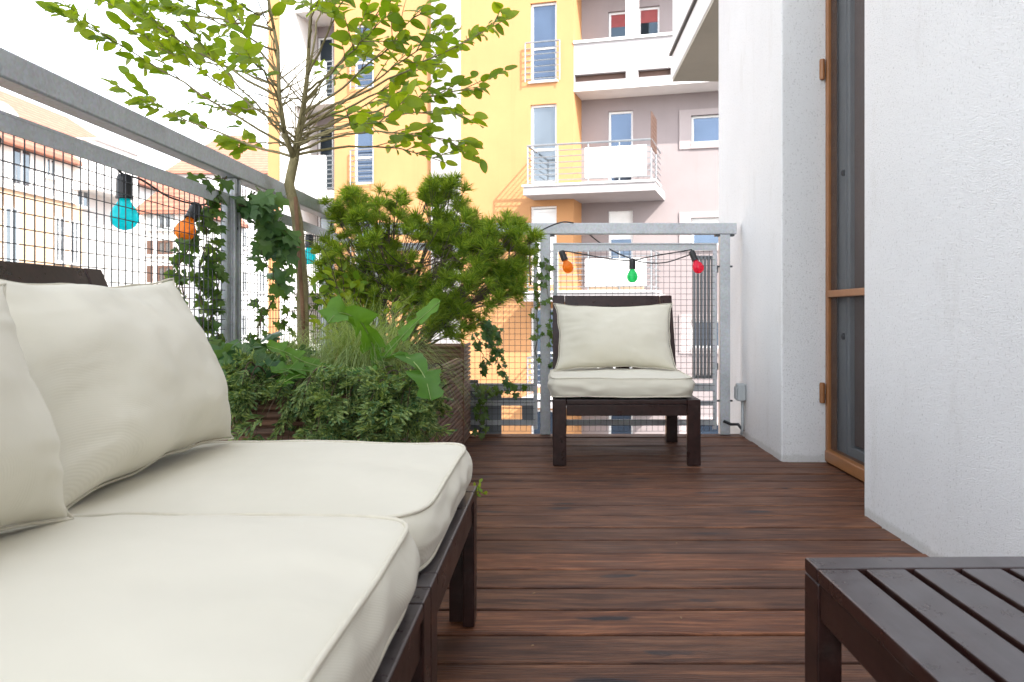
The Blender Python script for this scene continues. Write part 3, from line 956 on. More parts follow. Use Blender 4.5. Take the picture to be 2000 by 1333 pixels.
# mauve recessed wall on the right
RD = -1.0
sE0, sE1 = sA1 + .001, sA1 + 9.0
d0, d1 = S(1188, RD), S(1236, RD)
zd1 = fs(1210, 217, RD)[1]; zfl = fs(1150, 352, RD + 1.9)[1]
e0, e1 = S(1350, RD), S(1424, RD)
ze1, ze0 = fs(1376, 225, RD)[1], fs(1376, 279, RD)[1]
holes = []
for k in KS:
    holes.append((d0, d1, zd1 - 2.15 + k*HS, zd1 + k*HS))
    if k != 1: holes.append((e0, e1, ze0 + k*HS, ze1 + k*HS))
u0, u1 = S(1246, RD), S(1288, RD)
zu1, zu0 = fs(1265, 13, RD)[1], fs(1265, 63, RD)[1]
holes.append((u0, u1, zu0 - .8, zu1))
wall_holes(sE0, sE1, ZB, ZT, RD, holes, .16).build('mauve_wall', M['pink'], apt)
for k in KS:
    kd = {1: 'red', -1: 'half', 0: 'glass'}.get(k, 'glass')
    window(d0 + .001, d1 - .001, zd1 - 2.15 + k*HS, zd1 - .001 + k*HS, RD - .09, kd)
    if k != 1:
        window(e0 + .001, e1 - .001, ze0 + k*HS, ze1 - .001 + k*HS, RD - .09, 'half' if k == -1 else 'glass')
        b = MB(); m = .33; z0, z1 = ze0 + k*HS, ze1 + k*HS
        A(e0 - m, e0, RD - .05, RD + .035, z0 - .16, z1 + .17, b); A(e1, e1 + m, RD - .05, RD + .035, z0 - .16, z1 + .17, b)
        A(e0, e1, RD - .05, RD + .036, z1, z1 + .17, b); A(e0, e1, RD - .05, RD + .05, z0 - .16, z0, b)
        b.build('window_surround', M['surround'], apt)
window(u0 + .001, u1 - .001, zu0 - .8, zu1 - .001, RD - .09, 'red')
# enclosed upper balcony with solid parapet
zp1, zp0 = fs(1120, 86)[1], fs(1120, 176)[1]
sP0, sP1 = sA1 + .003, sA1 + 6.0
pa = MB()
A(sP0, sP1, -.16, -.02, zp0 + .42, zp1, pa); A(sP0, sP1, -.155, -.025, zp0 + .02, zp0 + .22, pa)
for (a, b_) in ((1119, 1122), (1222, 1246), (1310, 1330)):
    A(max(sP0, S(a)), S(b_), -.15, -.022, zp0 + .22, zp0 + .42, pa)
A(sP0 + .01, sP1, -.30, -.17, zp0 + .20, zp0 + .44).build('slot_shade_strip', M['brown'], apt)  # dark strip added behind the parapet slots, standing in for their shade
par = pa.build('balcony_parapet', M['lilac'], apt)
A(sP0, sP1, -.22, .03, zp1 + .001, zp1 + .07).build('parapet_coping', M['frame_w'], par)
A(sP0, sP1, RD + .002, -.03, zp0 - .04, zp0 + .015).build('balcony_slab', M['white_r'], apt)
A(S(1222), S(1246), -.165, .0, zp1 + .072, ZT).build('balcony_pillar', M['white_r'], apt)
A(sP0, sP1, RD + .002, .0, zp0 + HS + .3, zp0 + HS + .55).build('balcony_slab', M['white_r'], apt)
# open balconies, one per storey below
BD = 1.0
for k in (0, -1, -2, -3):
    zt = fs(1150, 360, BD)[1] + k*HS
    s0, s1 = fs(1022, 360, BD)[0], fs(1280, 352, BD)[0]
    sl_ = MB()
    A(s0, s1, .003, BD, zt - .23, zt, sl_); A(sA1 + .004, s1, RD + .003, .0028, zt - .2295, zt - .0005, sl_)
    slab = sl_.build('balcony_slab', M['lilac'], apt)
    A(s0 - .03, s1 + .03, .004, BD + .04, zt + .001, zt + .05).build('slab_edging', M['white_r'], slab)
    zr = zt + 1.12
    b = MB(); dd = BD - .08
    a0, a1 = s0 + .10, s1 - .12
    for i in range(7):
        z = zt + .16 + (zr - zt - .16) * i / 6
        r = .028 if i == 6 else .014
        b.tube([(a0, -dd, z), (a1, -dd, z)], r, n=6)
        b.tube([(a0, -dd, z), (a0, -.01, z)], r, n=6)
        b.tube([(a1, -dd, z), (a1, .95, z)], r, n=6)
    for i in range(5):
        s = a0 + (a1 - a0) * i / 4
        b.tube([(s, -dd, zt + .05), (s, -dd, zr)], .02, n=6)
    b.tube([(a1, 0.0, zt + .05), (a1, 0.0, zr)], .02, n=6)
    rr = b.build('balcony_rail', M['rail_far'], apt)
    c0, c1 = fs(1142, 320, BD)[0], fs(1262, 320, BD)[0]
    A(c0, c1, dd + .022, dd + .034, zt + .17, zt + (.98 if k == 0 else .90)).build('privacy_cloth', M['cloth'], rr)
    if k == 0:
        b = MB()
        for i in range(9):
            A(a1 - .01, a1 + .02, dd - .95 + i*.115, dd - .95 + i*.115 + .05, zt + .9, zt + 1.85, b)
        for i in range(8):
            A(a1 - .012, a1 + .022, dd - .95, dd, zt + .92 + i*.12, zt + .96 + i*.12, b)
        b.build('lattice_screen', M['brown'], apt)
    if k == -1:
        A(c0 + .05, c1 - .1, BD - .30, BD - .12, zt + .052, zt + .20).build('plant_trough', M['peach'], apt)
A(S(524), sE1, -9.0, -3.01, ZB, ZT - .7).build('core_wall', M['white_r'], apt)
A(S(524) - .2, sE1, -9.2, .25, ZT + .001, ZT + .35).build('roof', M['white_r'], apt)

# ------------------------------------------------------------------ houses along the street on the left
def PX(px, py, X):      # point on a plane x = X
    Y = F * X / (px - VX)
    return Vector((X, Y, EYE - (py - VY) * Y / F))
def hip_roof(x0, x1, y0, y1, ze, zr, ov, hip0, hip1, axis='Y', th=.15):
    x0 -= ov; x1 += ov; y0 -= ov; y1 += ov
    if axis == 'Y':
        r0 = Vector(((x0+x1)/2, y0 + hip0, zr)); r1 = Vector(((x0+x1)/2, y1 - hip1, zr))
    else:
        r0 = Vector((x0 + hip0, (y0+y1)/2, zr)); r1 = Vector((x1 - hip1, (y0+y1)/2, zr))
    lo = [Vector((x0,y0,ze-th)), Vector((x1,y0,ze-th)), Vector((x1,y1,ze-th)), Vector((x0,y1,ze-th))]
    up = [p + Vector((0,0,th)) for p in lo]
    vs = lo + up + [r0, r1]
    f = [(3,2,1,0), (0,1,5,4), (1,2,6,5), (2,3,7,6), (3,0,4,7)]
    if axis == 'Y': f += [(4,5,8), (5,6,9,8), (6,7,9), (7,4,8,9)]
    else: f += [(7,4,8), (4,5,9,8), (5,6,9), (6,7,8,9)]
    return MB().add(vs, f)
def flat_window(parent, p0, p1, normal, matg='glass_pale', fr=.07, name='window', framem='frame_w', cross=True):
    """window on a vertical wall: p0 lower corner, p1 upper corner, normal 'x' or 'y'"""
    b = MB(); q = MB()
    if normal == 'x':
        x = p0.x; ya, yb = sorted((p0.y, p1.y)); za, zb = sorted((p0.z, p1.z))
        for (a, c, e, g) in ((ya, ya+fr, za, zb), (yb-fr, yb, za, zb), (ya+fr, yb-fr, zb-fr, zb), (ya+fr, yb-fr, za, za+fr)):
            b.box(x, x + .06, a, c, e, g)
        if cross: b.box(x, x + .055, (ya+yb)/2 - .03, (ya+yb)/2 + .03, za + fr, zb - fr)
        q.box(x + .001, x + .02, ya + fr, yb - fr, za + fr, zb - fr)
        s = MB().box(x, x + .14, ya - .06, yb + .06, za - .07, za - .001)
    else:
        y = p0.y; xa, xb = sorted((p0.x, p1.x)); za, zb = sorted((p0.z, p1.z))
        for (a, c, e, g) in ((xa, xa+fr, za, zb), (xb-fr, xb, za, zb), (xa+fr, xb-fr, zb-fr, zb), (xa+fr, xb-fr, za, za+fr)):
            b.box(a, c, y - .06, y, e, g)
        if cross: b.box((xa+xb)/2 - .03, (xa+xb)/2 + .03, y - .055, y, za + fr, zb - fr)
        q.box(xa + fr, xb - fr, y - .02, y - .001, za + fr, zb - fr)
        s = MB().box(xa - .06, xb + .06, y - .14, y, za - .07, za - .001)
    w = b.build(name, M[framem], parent); q.build('pane', M[matg], w); s.build('sill', M['frame_w'], w)
    return w

# corner house: peach lower storeys with rounded end, white set-back top floor, red roof
ch = tag(empty('corner_house'), 'white and peach corner house with long red tiled roof beyond the left railing', 'house')
zt = PX(0, 366, -20).z
b = MB(); b.box(-30, -20, 14, 33.2, -9, zt)
pts = []
for i in range(13):
    a = math.pi/2 * i / 12
    pts.append((-22 + 2*math.cos(a), 33.2 + 2*math.sin(a)))
vs = [(x, y, -9) for x, y in pts] + [(x, y, zt) for x, y in pts] + [(-22, 33.201, zt), (-22, 33.201, -9)]
f = [(i, i+1, 14+i, 13+i) for i in range(12)] + [tuple(range(13, 26)) + (26,)]
b.add(vs, f)
b.build('peach_wall', M['peach'], ch)
MB().box(-29.5, -21.6, 14, 46, -8.9, 7.35).build('white_wall', M['white_r'], ch)
MB().box(-20.25, -19.9, 14, 33.2, zt + .001, zt + .10).build('terrace_edge', M['white_r'], ch)
tr = MB()
for i in range(64):
    y = 18 + i*.24
    tr.tube([(-20.1, y, zt + .1), (-20.1, y, zt + 1.0)], .018, n=4)
tr.tube([(-20.1, 18, zt + 1.0), (-20.1, 33.2, zt + 1.0)], .03, n=6)
tag(tr.build('terrace_rail', M['dkbar'], ch), kind='stuff')
rf = hip_roof(-30.6, -21.6, 10, 46, 7.40, 11.15, .45, 3.5, 3.8).build('roof', M['tile'], ch)
MB().box(-24.3, -20.6, 35.7, 39.35, 6.2, 8.42).build('dormer', M['white_r'], ch)
MB().box(-24.3, -20.45, 35.55, 39.5, 8.421, 8.48).build('dormer_cap', M['cloth'], ch)
b = MB()      # small arched dormer near the left edge
dp = [(-22.2, 32.2), (-22.2, 34.4)]
arc = [(math.cos(math.pi*i/12), math.sin(math.pi*i/12)) for i in range(13)]
vs = [(-22.2, 32.0 + 1.25*c, 8.3 + .85*s) for c, s in arc] + [(-25.5, 32.0 + 1.25*c, 8.3 + .85*s) for c, s in arc]
vs += [(-22.2, 33.25, 7.6), (-22.2, 30.75, 7.6), (-25.5, 33.25, 7.6), (-25.5, 30.75, 7.6)]
b.add(vs, [tuple(range(13)) + (27, 26)] + [(i, 13+i, 14+i, i+1) for i in range(12)] + [(26, 28, 13, 0), (12, 25, 29, 27)])
b.build('arched_dormer', M['white_r'], ch)
for (a, c, t, e) in ((7, 34, 405, 532), (106, 124, 424, 512), (136, 153, 432, 516), (-60, -30, 400, 540)):
    flat_window(ch, PX((a+c)/2 - (c-a)/2, e, -19.999), Vector((-19.999, PX(c, t, -20).y, PX((a+c)/2, t, -20).z)), 'x', 'glass_pale')
for dz in (-3.0, -6.0):
    for (a, c, t, e) in ((7, 34, 405, 532), (106, 124, 424, 512), (136, 153, 432, 516)):
        p = PX(a, e, -19.999); q = PX(c, t, -20)
        flat_window(ch, p + Vector((0, 0, dz)), Vector((-19.999, q.y, q.z + dz)), 'x', 'glass_pale')
for (a, c, t, e) in ((148, 172, 322, 402), (88, 106, 312, 345), (20, 60, 290, 360)):
    p = PX(a, e, -21.599); q = PX(c, t, -21.6)
    flat_window(ch, p, Vector((-21.599, q.y, q.z)), 'x', 'glass_pale')

# narrow white house with brown shutters
nh = tag(empty('narrow_house'), 'white house with brown shuttered windows and small red roof left of the mesh post', 'house')
Y0 = 36.0
p0, p1 = at(276, 414, Y0), at(372, 414, Y0)
MB().box(p0.x, p1.x, Y0, Y0 + 6, -9, p0.z).build('wall', M['white_r'], nh)
hip_roof(p0.x, p1.x, Y0, Y0 + 6, p0.z + .05, p0.z + 1.75, .25, 1.2, 1.2).build('roof', M['tile'], nh)
for (t, e) in ((415, 449), (470, 498), (519, 553), (575, 612)):
    for (a, c) in ((288, 299), (308, 338)):
        q0, q1 = at(a, e, Y0), at(c, t, Y0)
        flat_window(nh, Vector((q0.x, Y0, q0.z)), Vector((q1.x, Y0, q1.z)), 'y', 'glass_pale', fr=.10, framem='brown' if (t > 460) else 'pvc')

# house with tall red roof further back
bh = tag(empty('far_house'), 'far white house with a tall red hipped roof behind the tree', 'house')
Y1 = 52.0
a0, a1 = at(338, 340, Y1).x, at(548, 340, Y1).x
ze = at(440, 338, Y1).z; zr = at(420, 262, Y1 + 4).z
MB().box(a0, a1, Y1, Y1 + 9, -9, ze).build('wall', M['white_r'], bh)
hip_roof(a0, a1, Y1, Y1 + 9, ze + .05, zr, .4, 1.6, 4.2, axis='X').build('roof', M['tile'], bh)
for k in range(5):
    for (a, c) in ((388, 402), (428, 442), (470, 484), (505, 518)):
        q0, q1 = at(a, 400 + k*86, Y1), at(c, 356 + k*86, Y1)
        flat_window(bh, Vector((q0.x, Y1, q0.z)), Vector((q1.x, Y1, q1.z)), 'y', 'glass_pale', fr=.09)

# ------------------------------------------------------------------ planters
PX0, PX1 = -0.985, -0.44
def planter(y0, y1, h, label):
    r = tag(empty('planter_box', ((PX0 + PX1)/2, (y0 + y1)/2, 0)), label, 'planter', 'ribbed wooden planters along the railing')
    cx, cy_ = (PX0 + PX1)/2, (y0 + y1)/2
    hx, hy = (PX1 - PX0)/2, (y1 - y0)/2
    b = MB()
    b.box(-hx + .014, hx - .014, -hy + .014, -hy + .03, .0, h - .01); b.box(-hx + .014, hx - .014, hy - .03, hy - .014, .0, h - .01)
    b.box(-hx + .014, -hx + .03, -hy + .0301, hy - .0301, .0, h - .01); b.box(hx - .03, hx - .014, -hy + .0301, hy - .0301, .0, h - .01)
    b.build('inner_box', M['planter'], r)
    n = int(h / .0215)
    def rib(x0, x1, y0_, y1_, z0):      # ribbed slat, chamfered profile
        mb = MB().box(x0, x1, y0_, y1_, z0 + .0025, z0 + .0190)
        return mb
    mf = rib(-hx + .012, hx - .012, -.012, .0, 0).mesh('planter_slat', M['planter'])
    ms = rib(-.0, .012, -hy + .012, hy - .012, 0).mesh('planter_slat', M['planter'])
    for i in range(n):
        z = .004 + i * .0215
        for me, mt in ((mf, Matrix.Translation((0, -hy + .012, z))), (ms, Matrix.Translation((hx - .0125, 0, z)))):
            o = inst('planter_slat', me, r, mt @ Matrix.Translation((rnd.uniform(-.001, .001),) * 2 + (0,)))
            bv = o.modifiers.new('bevel', 'BEVEL'); bv.width = .004; bv.segments = 1
    MB().box(hx - .014, hx + .003, -hy - .003, -hy + .011, 0, h).build('corner_strip', M['planter'], r, bevel=.003)
    b = MB()
    gx, gy = 14, max(6, int((y1 - y0) * 24))
    vs = []
    for i in range(gx + 1):
        for j in range(gy + 1):
            x = -hx + .028 + (2*hx - .056) * i/gx; y = -hy + .028 + (2*hy - .056) * j/gy
            vs.append((x, y, h - .045 + .022 * noise.noise(Vector((x*9, (y + cy_)*9, 0)))))
    b.add(vs, [(i*(gy+1)+j, (i+1)*(gy+1)+j, (i+1)*(gy+1)+j+1, i*(gy+1)+j+1) for i in range(gx) for j in range(gy)])
    b.build('soil', M['soil'], r, smooth=True)
    return r
planter(2.10, 3.845, .445, 'long ribbed wooden planter between the sofa and the pine')
planter(3.853, 4.205, .50, 'short ribbed wooden planter in the corner of the railings')

# ------------------------------------------------------------------ leaf and needle shapes
def leaf_mesh(name, mat, wid=.5, tip=.9, fold=.12, curl=.14, st=7, wav=0.0, seed=0):
    rr = random.Random(seed)
    vs = [(0, 0, 0)]; fs = []
    for i in range(st + 1):
        t = i / st
        w = wid/2 * (math.sin(math.pi * min(1, t**.8)) ** .62 if 0 < t < 1 else 0)
        y = t; z = -curl * t*t
        wz = wav * rr.uniform(-1, 1)
        vs.append((0, y, z))
        vs.append((-w, y - .03*(1-t), z + fold*w*2 + wz)); vs.append((w, y - .03*(1-t), z + fold*w*2 - wz))
    vs = vs[1:]
    for i in range(st):
        a = i*3; b = a + 3
        if i == 0: fs += [(a, b, b+1), (a, b+2, b)]
        elif i == st - 1: fs += [(a, b, a+1), (a, a+2, b)]
        else: fs += [(a, b, b+1, a+1), (a, a+2, b+2, b)]
    vs.append((0, -.16, .02)); vs.append((.012, -.16, .02)); vs.append((.012, 0, 0))
    k = len(vs)
    fs.append((k-3, k-2, k-1, 0))
    me = bpy.data.meshes.new(name); me.from_pydata(vs, [], fs); me.materials.append(mat); me.update()
    me.polygons.foreach_set('use_smooth', [True]*len(me.polygons))
    return me
def ivy_mesh(name, mat, seed=0):
    rr = random.Random(seed)
    out = [(0,0),(-.30,-.14),(-.52,.10),(-.34,.28),(-.48,.62),(-.20,.56),(0,1.0),(.20,.56),(.48,.62),(.34,.28),(.52,.10),(.30,-.14)]
    vs = [(0, .30, .03)] + [(x*rr.uniform(.88, 1.1), y*rr.uniform(.9, 1.08), -.10*(abs(x)*1.1 + max(0, y-.3)*.8)**1.3 + rr.uniform(-.02, .02)) for x, y in out]
    fs = [(0, i, i % 12 + 1) for i in range(1, 13)]
    k = len(vs)
    vs += [(-.012, -.35, .06), (.012, -.35, .06), (.012, 0, 0), (-.012, 0, 0)]
    fs.append((k, k+1, k+2, k+3))
    me = bpy.data.meshes.new(name); me.from_pydata(vs, [], [f[::-1] for f in fs]); me.materials.append(mat); me.update()
    return me
def frame_from(pos, d, up, size, roll=0.0):
    d = d.normalized()
    x = d.cross(up)
    if x.length < 1e-4: x = d.orthogonal()
    x.normalize(); z = x.cross(d)
    m = Matrix((( x.x, d.x, z.x, pos.x), (x.y, d.y, z.y, pos.y), (x.z, d.z, z.z, pos.z), (0,0,0,1)))
    return m @ Matrix.Rotation(roll, 4, 'Y') @ Matrix.Scale(size, 4)
def merge(name, items, parent, mat, smooth=True):
    """items = (mesh, matrix): the rest of the leaves as one part"""
    if not items: return None
    vs = []; fs = []
    cache = {}
    for me, mt in items:
        if me.name not in cache:
            cache[me.name] = ([v.co.copy() for v in me.vertices], [tuple(p.vertices) for p in me.polygons])
        v0, f0 = cache[me.name]
        o = len(vs)
        vs += [tuple(mt @ v) for v in v0]
        fs += [tuple(i + o for i in f) for f in f0]
    me = bpy.data.meshes.new(name); me.from_pydata(vs, [], fs); me.materials.append(mat); me.update()
    if smooth: me.polygons.foreach_set('use_smooth', [True]*len(me.polygons))
    o = bpy.data.objects.new(name, me); C.objects.link(o); o.parent = parent
    return tag(o, kind='stuff')
def scatter(name, items, parent, mat, limit=290, rest='foliage'):
    """the leaves that show largest as parts of their own, the others joined"""
    eye = Vector((0, 0, EYE)) - parent.location
    items = sorted(items, key=lambda it: (it[1].translation - eye).length / it[1].median_scale if it[1].translation.z > -9 else 1e9)
    for me, mt in items[:limit]: inst(name, me, parent, mt)
    return merge(rest, items[limit:], parent, mat)
def bez(a, b, c, n):
    return [a*(1-t)**2 + b*2*t*(1-t) + c*t*t for t in [i/n for i in range(n+1)]]
def rv(r): return Vector((r.uniform(-1,1), r.uniform(-1,1), r.uniform(-1,1)))

# ------------------------------------------------------------------ the slender tree in the planter
rt = random.Random(21)
base = Vector((-.90, 2.86, .40))
tree = tag(empty('ornamental_tree', base), 'slender young tree with a spreading open crown of bright green leaves', 'tree')
T0 = lambda p: p - base
YT = 2.86
fork = at(575, 308, YT)
trunk_pts = [base, at(591, 560, YT), at(580, 430, YT), at(566, 360, YT), fork]
b = MB()
tp = []
for i in range(len(trunk_pts) - 1):
    for k in range(5): tp.append(trunk_pts[i].lerp(trunk_pts[i+1], k/5))
tp.append(fork)
tp = [T0(p) + Vector((noise.noise(p*7)*.006, noise.noise(p*7 + Vector((3,1,2)))*.006, 0)) for p in tp]
tp[0] = Vector((0, 0, -.03))
b.tube(tp, .021, .0165, n=10)
leader = [fork, at(583, 262, YT + .02), at(592, 215, YT + .05), at(600, 150, YT + .06), at(606, 40, YT + .05), at(612, -80, YT + .02)]
leader = [T0(p) for p in leader]
b.tube([leader[0] - Vector((0, 0, .012))] + leader[1:], .0155, .003, n=8)
b2 = MB(); b2.tube([leader[0] - Vector((0,0,.01)), T0(at(556, 262, YT - .05)), T0(at(545, 190, YT - .08)), T0(at(543, 100, YT - .08)), T0(at(528, 20, YT - .06)), T0(at(515, -60, YT))], .011, .003, n=8)
lead2 = [leader[0], T0(at(556, 262, YT - .05)), T0(at(545, 190, YT - .08)), T0(at(543, 100, YT - .08)), T0(at(528, 20, YT - .06)), T0(at(515, -60, YT))]
b.build('trunk', M['bark_tree'], tree, smooth=True)
b2.build('limb', M['bark_tree'], tree, smooth=True)
LM = [leaf_mesh('leaf', M['tree_leaf'], .50 + .05*(i % 3), fold=.10 + .05*(i % 2), curl=.08 + .07*(i % 4), wav=.015, seed=i) for i in range(6)]
items = []
def add_leaf(p, d, size):
    up = Vector((0, -.75, .65)) + rv(rt) * .95
    items.append((rt.choice(LM), frame_from(p, d, up, size, rt.uniform(-.5, .5))))
def leafy(pts, r0, dens, start, twig_mb, side=1):
    tot = sum((pts[i+1]-pts[i]).length for i in range(len(pts)-1))
    n = max(2, int(tot * dens))
    for k in range(n):
        t = start + (1 - start) * (k + rt.random()*.6) / n
        x = min(t, .999) * (len(pts) - 1); i = int(x)
        p = pts[i].lerp(pts[i+1], x - i); d = (pts[i+1]-pts[i]).normalized()
        sd = d.cross(Vector((0,0,1)))
        sd = sd.normalized() if sd.length > .01 else Vector((1,0,0))
        s = 1 if k % 2 else -1
        dd = d * rt.uniform(.35, .9) + sd * s * rt.uniform(.4, 1.0) + Vector((0,0,rt.uniform(-.55, .25)))
        add_leaf(p, dd, rt.uniform(.038, .066))
    add_leaf(pts[-1], (pts[-1]-pts[-2]) + rv(rt)*.02, rt.uniform(.042, .062))
# (origin along leader or limb, tip pixel, depth offset, sag)
BR = [('l', .0, (228, 168), .10, .06), ('l', .05, (118, 20), -.30, .02), ('l', .15, (250, 60), .25, .0), ('l', .1, (330, 5), -.15, .04),
      ('2', .5, (400, -30), .10, .03), ('2', .7, (470, -60), -.25, .02), ('2', .9, (560, -70), .2, .02), ('2', .45, (330, 95), .40, .02),
      ('l', .55, (640, -50), .35, .03), ('l', .6, (700, -60), -.2, .03), ('l', .45, (790, -40), .15, .06), ('l', .35, (830, 10), -.30, .08),
      ('l', .30, (988, 38), .00, .02), ('l', .25, (880, 100), .40, .05), ('l', .18, (935, 170), .10, -.01), ('l', .12, (925, 225), -.10, -.06),
      ('l', .05, (905, 290), .05, -.10), ('l', .02, (870, 318), .25, -.06), ('l', .08, (760, 235), -.35, .0), ('l', .14, (790, 175), .45, .03),
      ('2', .3, (430, 215), .35, .0), ('2', .2, (490, 120), -.40, .03), ('l', .4, (715, 90), .0, .05), ('l', .7, (620, 20), -.35, .0),
      ('2', .6, (300, -30), -.35, .04), ('2', .8, (420, 60), .3, .02), ('l', .22, (870, 60), -.15, .04), ('l', .05, (470, 300), .25, -.05), ('2', .4, (180, -20), .05, .04),
      ('l', .3, (690, 150), .3, .03), ('2', .55, (500, 30), -.1, .02), ('l', .5, (740, 40), -.35, .04), ('2', .7, (230, 5), .3, .02)]
allb = MB()
bare = MB()
for (wh, t0, tip, dy, bow) in BR:
    L = leader if wh == 'l' else lead2
    x = t0 * (len(L) - 1); i = min(int(x), len(L) - 2)
    o = L[i].lerp(L[i+1], x - i)
    e = T0(at(tip[0], tip[1], YT + dy))
    ln = (e - o).length
    m = o.lerp(e, .5) + Vector((rt.uniform(-.03, .03), rt.uniform(-.03, .03), -bow + .03))
    m = m + (Vector((0, 0, .10)) if abs(e.x - o.x) < .25 else Vector((0, 0, 0)))
    pts = bez(o, m, e, 12)
    pts = [p + rv(rt) * .006 * (1 if 0 < k < 12 else 0) for k, p in enumerate(pts)]
    one = MB(); one.tube(pts, .0052 if ln > .45 else .004, .0012, n=6)
    nt = max(4, int(ln * 9))
    for k in range(nt):
        t = .48 + .50 * (k + rt.random()*.5) / nt
        xx = t * 12; j = int(xx); p = pts[j].lerp(pts[min(j+1, 12)], xx - j)
        d = (pts[min(j+1, 12)] - pts[j]).normalized()
        sd = d.cross(Vector((0, 0, 1))); sd = sd.normalized() if sd.length > .01 else Vector((1,0,0))
        q = d * rt.uniform(.6, 1.0) + sd * rt.uniform(-.9, .9) + Vector((0, 0, rt.uniform(-.25, .55)))
        tl = rt.uniform(.07, .20)
        w = q.normalized() * tl
        tw = bez(p, p + w*.5 + rv(rt)*.012, p + w, 5)
        one.tube(tw, .0024, .0009, n=4)
        leafy(tw, 0, 42, .3, None)
    one.build('branch', M['bark_tree'], tree, smooth=True)
    leafy(pts[7:], 0, 32, .1, None)
for k in range(60):     # bare inner twigs
    L = leader if k % 2 else lead2
    x = rt.uniform(.0, .5) * (len(L) - 1); i = int(x); o = L[i].lerp(L[i+1], x - i)
    d = Vector((rt.uniform(-1, 1), rt.uniform(-.7, .7), rt.uniform(-.05, 1.0))).normalized()
    e = o + d * rt.uniform(.12, .32)
    bare.tube(bez(o, o.lerp(e, .5) + rv(rt)*.03, e, 6), .0028, .0008, n=4)
bare.build('twigs', M['bark_tree'], tree, smooth=True)
scatter('leaf', items, tree, M['tree_leaf'])
# stake tied to the trunk
sp = MB(); sp.tube([(-.878, 2.83, .39), at(577, 385, 2.83)], .0075, .007, n=8)
tag(sp.build('plant_stake', M['bamboo'], smooth=True), 'thin brown wooden stake tied beside the tree trunk', 'stake')

# ------------------------------------------------------------------ pine shrub in the middle
rp = random.Random(5)
pb = Vector((-.72, 3.42, .40))
pine = tag(empty('pine_shrub', pb), 'bushy dwarf pine with fresh green needle tufts in the planter', 'shrub')
def tuft_mesh(seed, n=72, ln=1.0, spread=1.55):
    rr = random.Random(seed); vs = []; fs = []
    for i in range(n):
        a = rr.uniform(0, 2*math.pi); th = rr.uniform(.08, 1.0) ** .75 * spread
        s = rr.uniform(-.30, .08)
        p = Vector((0, s, 0))
        d = Vector((math.sin(th)*math.cos(a), math.cos(th), math.sin(th)*math.sin(a)))
        L = ln * rr.uniform(.65, 1.0)
        sd = d.cross(rv(rr)).normalized() * .023
        e = p + d * L + Vector((0, 0, -.06 * L))
        m = p + d * L * .55
        o = len(vs)
        vs += [p - sd*.7, p + sd*.7, m + sd, m - sd, e]
        fs += [(o, o+1, o+2, o+3), (o+3, o+2, o+4)]
    me = bpy.data.meshes.new('needle_tuft'); me.from_pydata(vs, [], fs); me.materials.append(M['pine']); me.update()
    return me
TM = [tuft_mesh(i) for i in range(5)]
lobes = [((690, 400, 3.42), 66, 36, 14), ((760, 425, 3.38), 105, 50, 24), ((868, 395, 3.36), 50, 46, 13), ((800, 490, 3.30), 165, 66, 36),
         ((915, 470, 3.28), 80, 55, 22), ((985, 480, 3.22), 70, 52, 26), ((930, 560, 3.18), 95, 55, 28), ((690, 505, 3.40), 95, 60, 20),
         ((1000, 545, 3.20), 40, 46, 18), ((880, 625, 3.20), 60, 40, 20), ((905, 445, 3.5), 60, 40, 16),
         ((770, 560, 3.35), 90, 50, 26), ((850, 590, 3.25), 70, 45, 20), ((690, 585, 3.42), 60, 40, 20)]
pit = []
for (c, rx, ry, n) in lobes:
    ctr = at(*c) - pb
    # main branch to this lobe
    st_ = Vector((rp.uniform(-.02, .02), rp.uniform(-.03, .03), -.02))
    mid = Vector((ctr.x*.35, ctr.y*.45, ctr.z*.42)) + rv(rp)*.03
    bp = bez(st_, mid, ctr, 10)
    bp = [p + rv(rp)*.006 for p in bp]
    mb = MB().tube(bp, .011, .0035, n=7)
    sc = c[2] / F
    for k in range(int(n * 1.45)):
        while True:
            q = rv(rp)
            if .25 < q.length < 1: break
        pos = ctr + Vector((q.x*rx*sc, q.y*max(rx, ry)*.85*sc, q.z*ry*sc))
        t = rp.uniform(.45, .95); x = t*10; i = int(x); o = bp[i].lerp(bp[min(10, i+1)], x - i)
        mp = o.lerp(pos, .5) + Vector((0, 0, -.015)) + rv(rp)*.015
        tw = bez(o, mp, pos, 5)
        mb.tube(tw, .0025, .0013, n=4, cap=False)
        d = (tw[-1] - tw[-3]).normalized() + Vector((0, 0, .75)) + rv(rp)*.35
        pit.append((rp.choice(TM), frame_from(pos, d, rv(rp), rp.uniform(.048, .068), 0)))
        for q_ in range(rp.choice((0, 1, 1, 2))):
            p2 = pos + rv(rp)*.036
            mb.tube([tw[4], p2], .0015, .001, n=4, cap=False)
            pit.append((rp.choice(TM), frame_from(p2, d + rv(rp)*.9, rv(rp), rp.uniform(.038, .056), 0)))
    mb.build('branch', M['bark_pine'], pine, smooth=True)
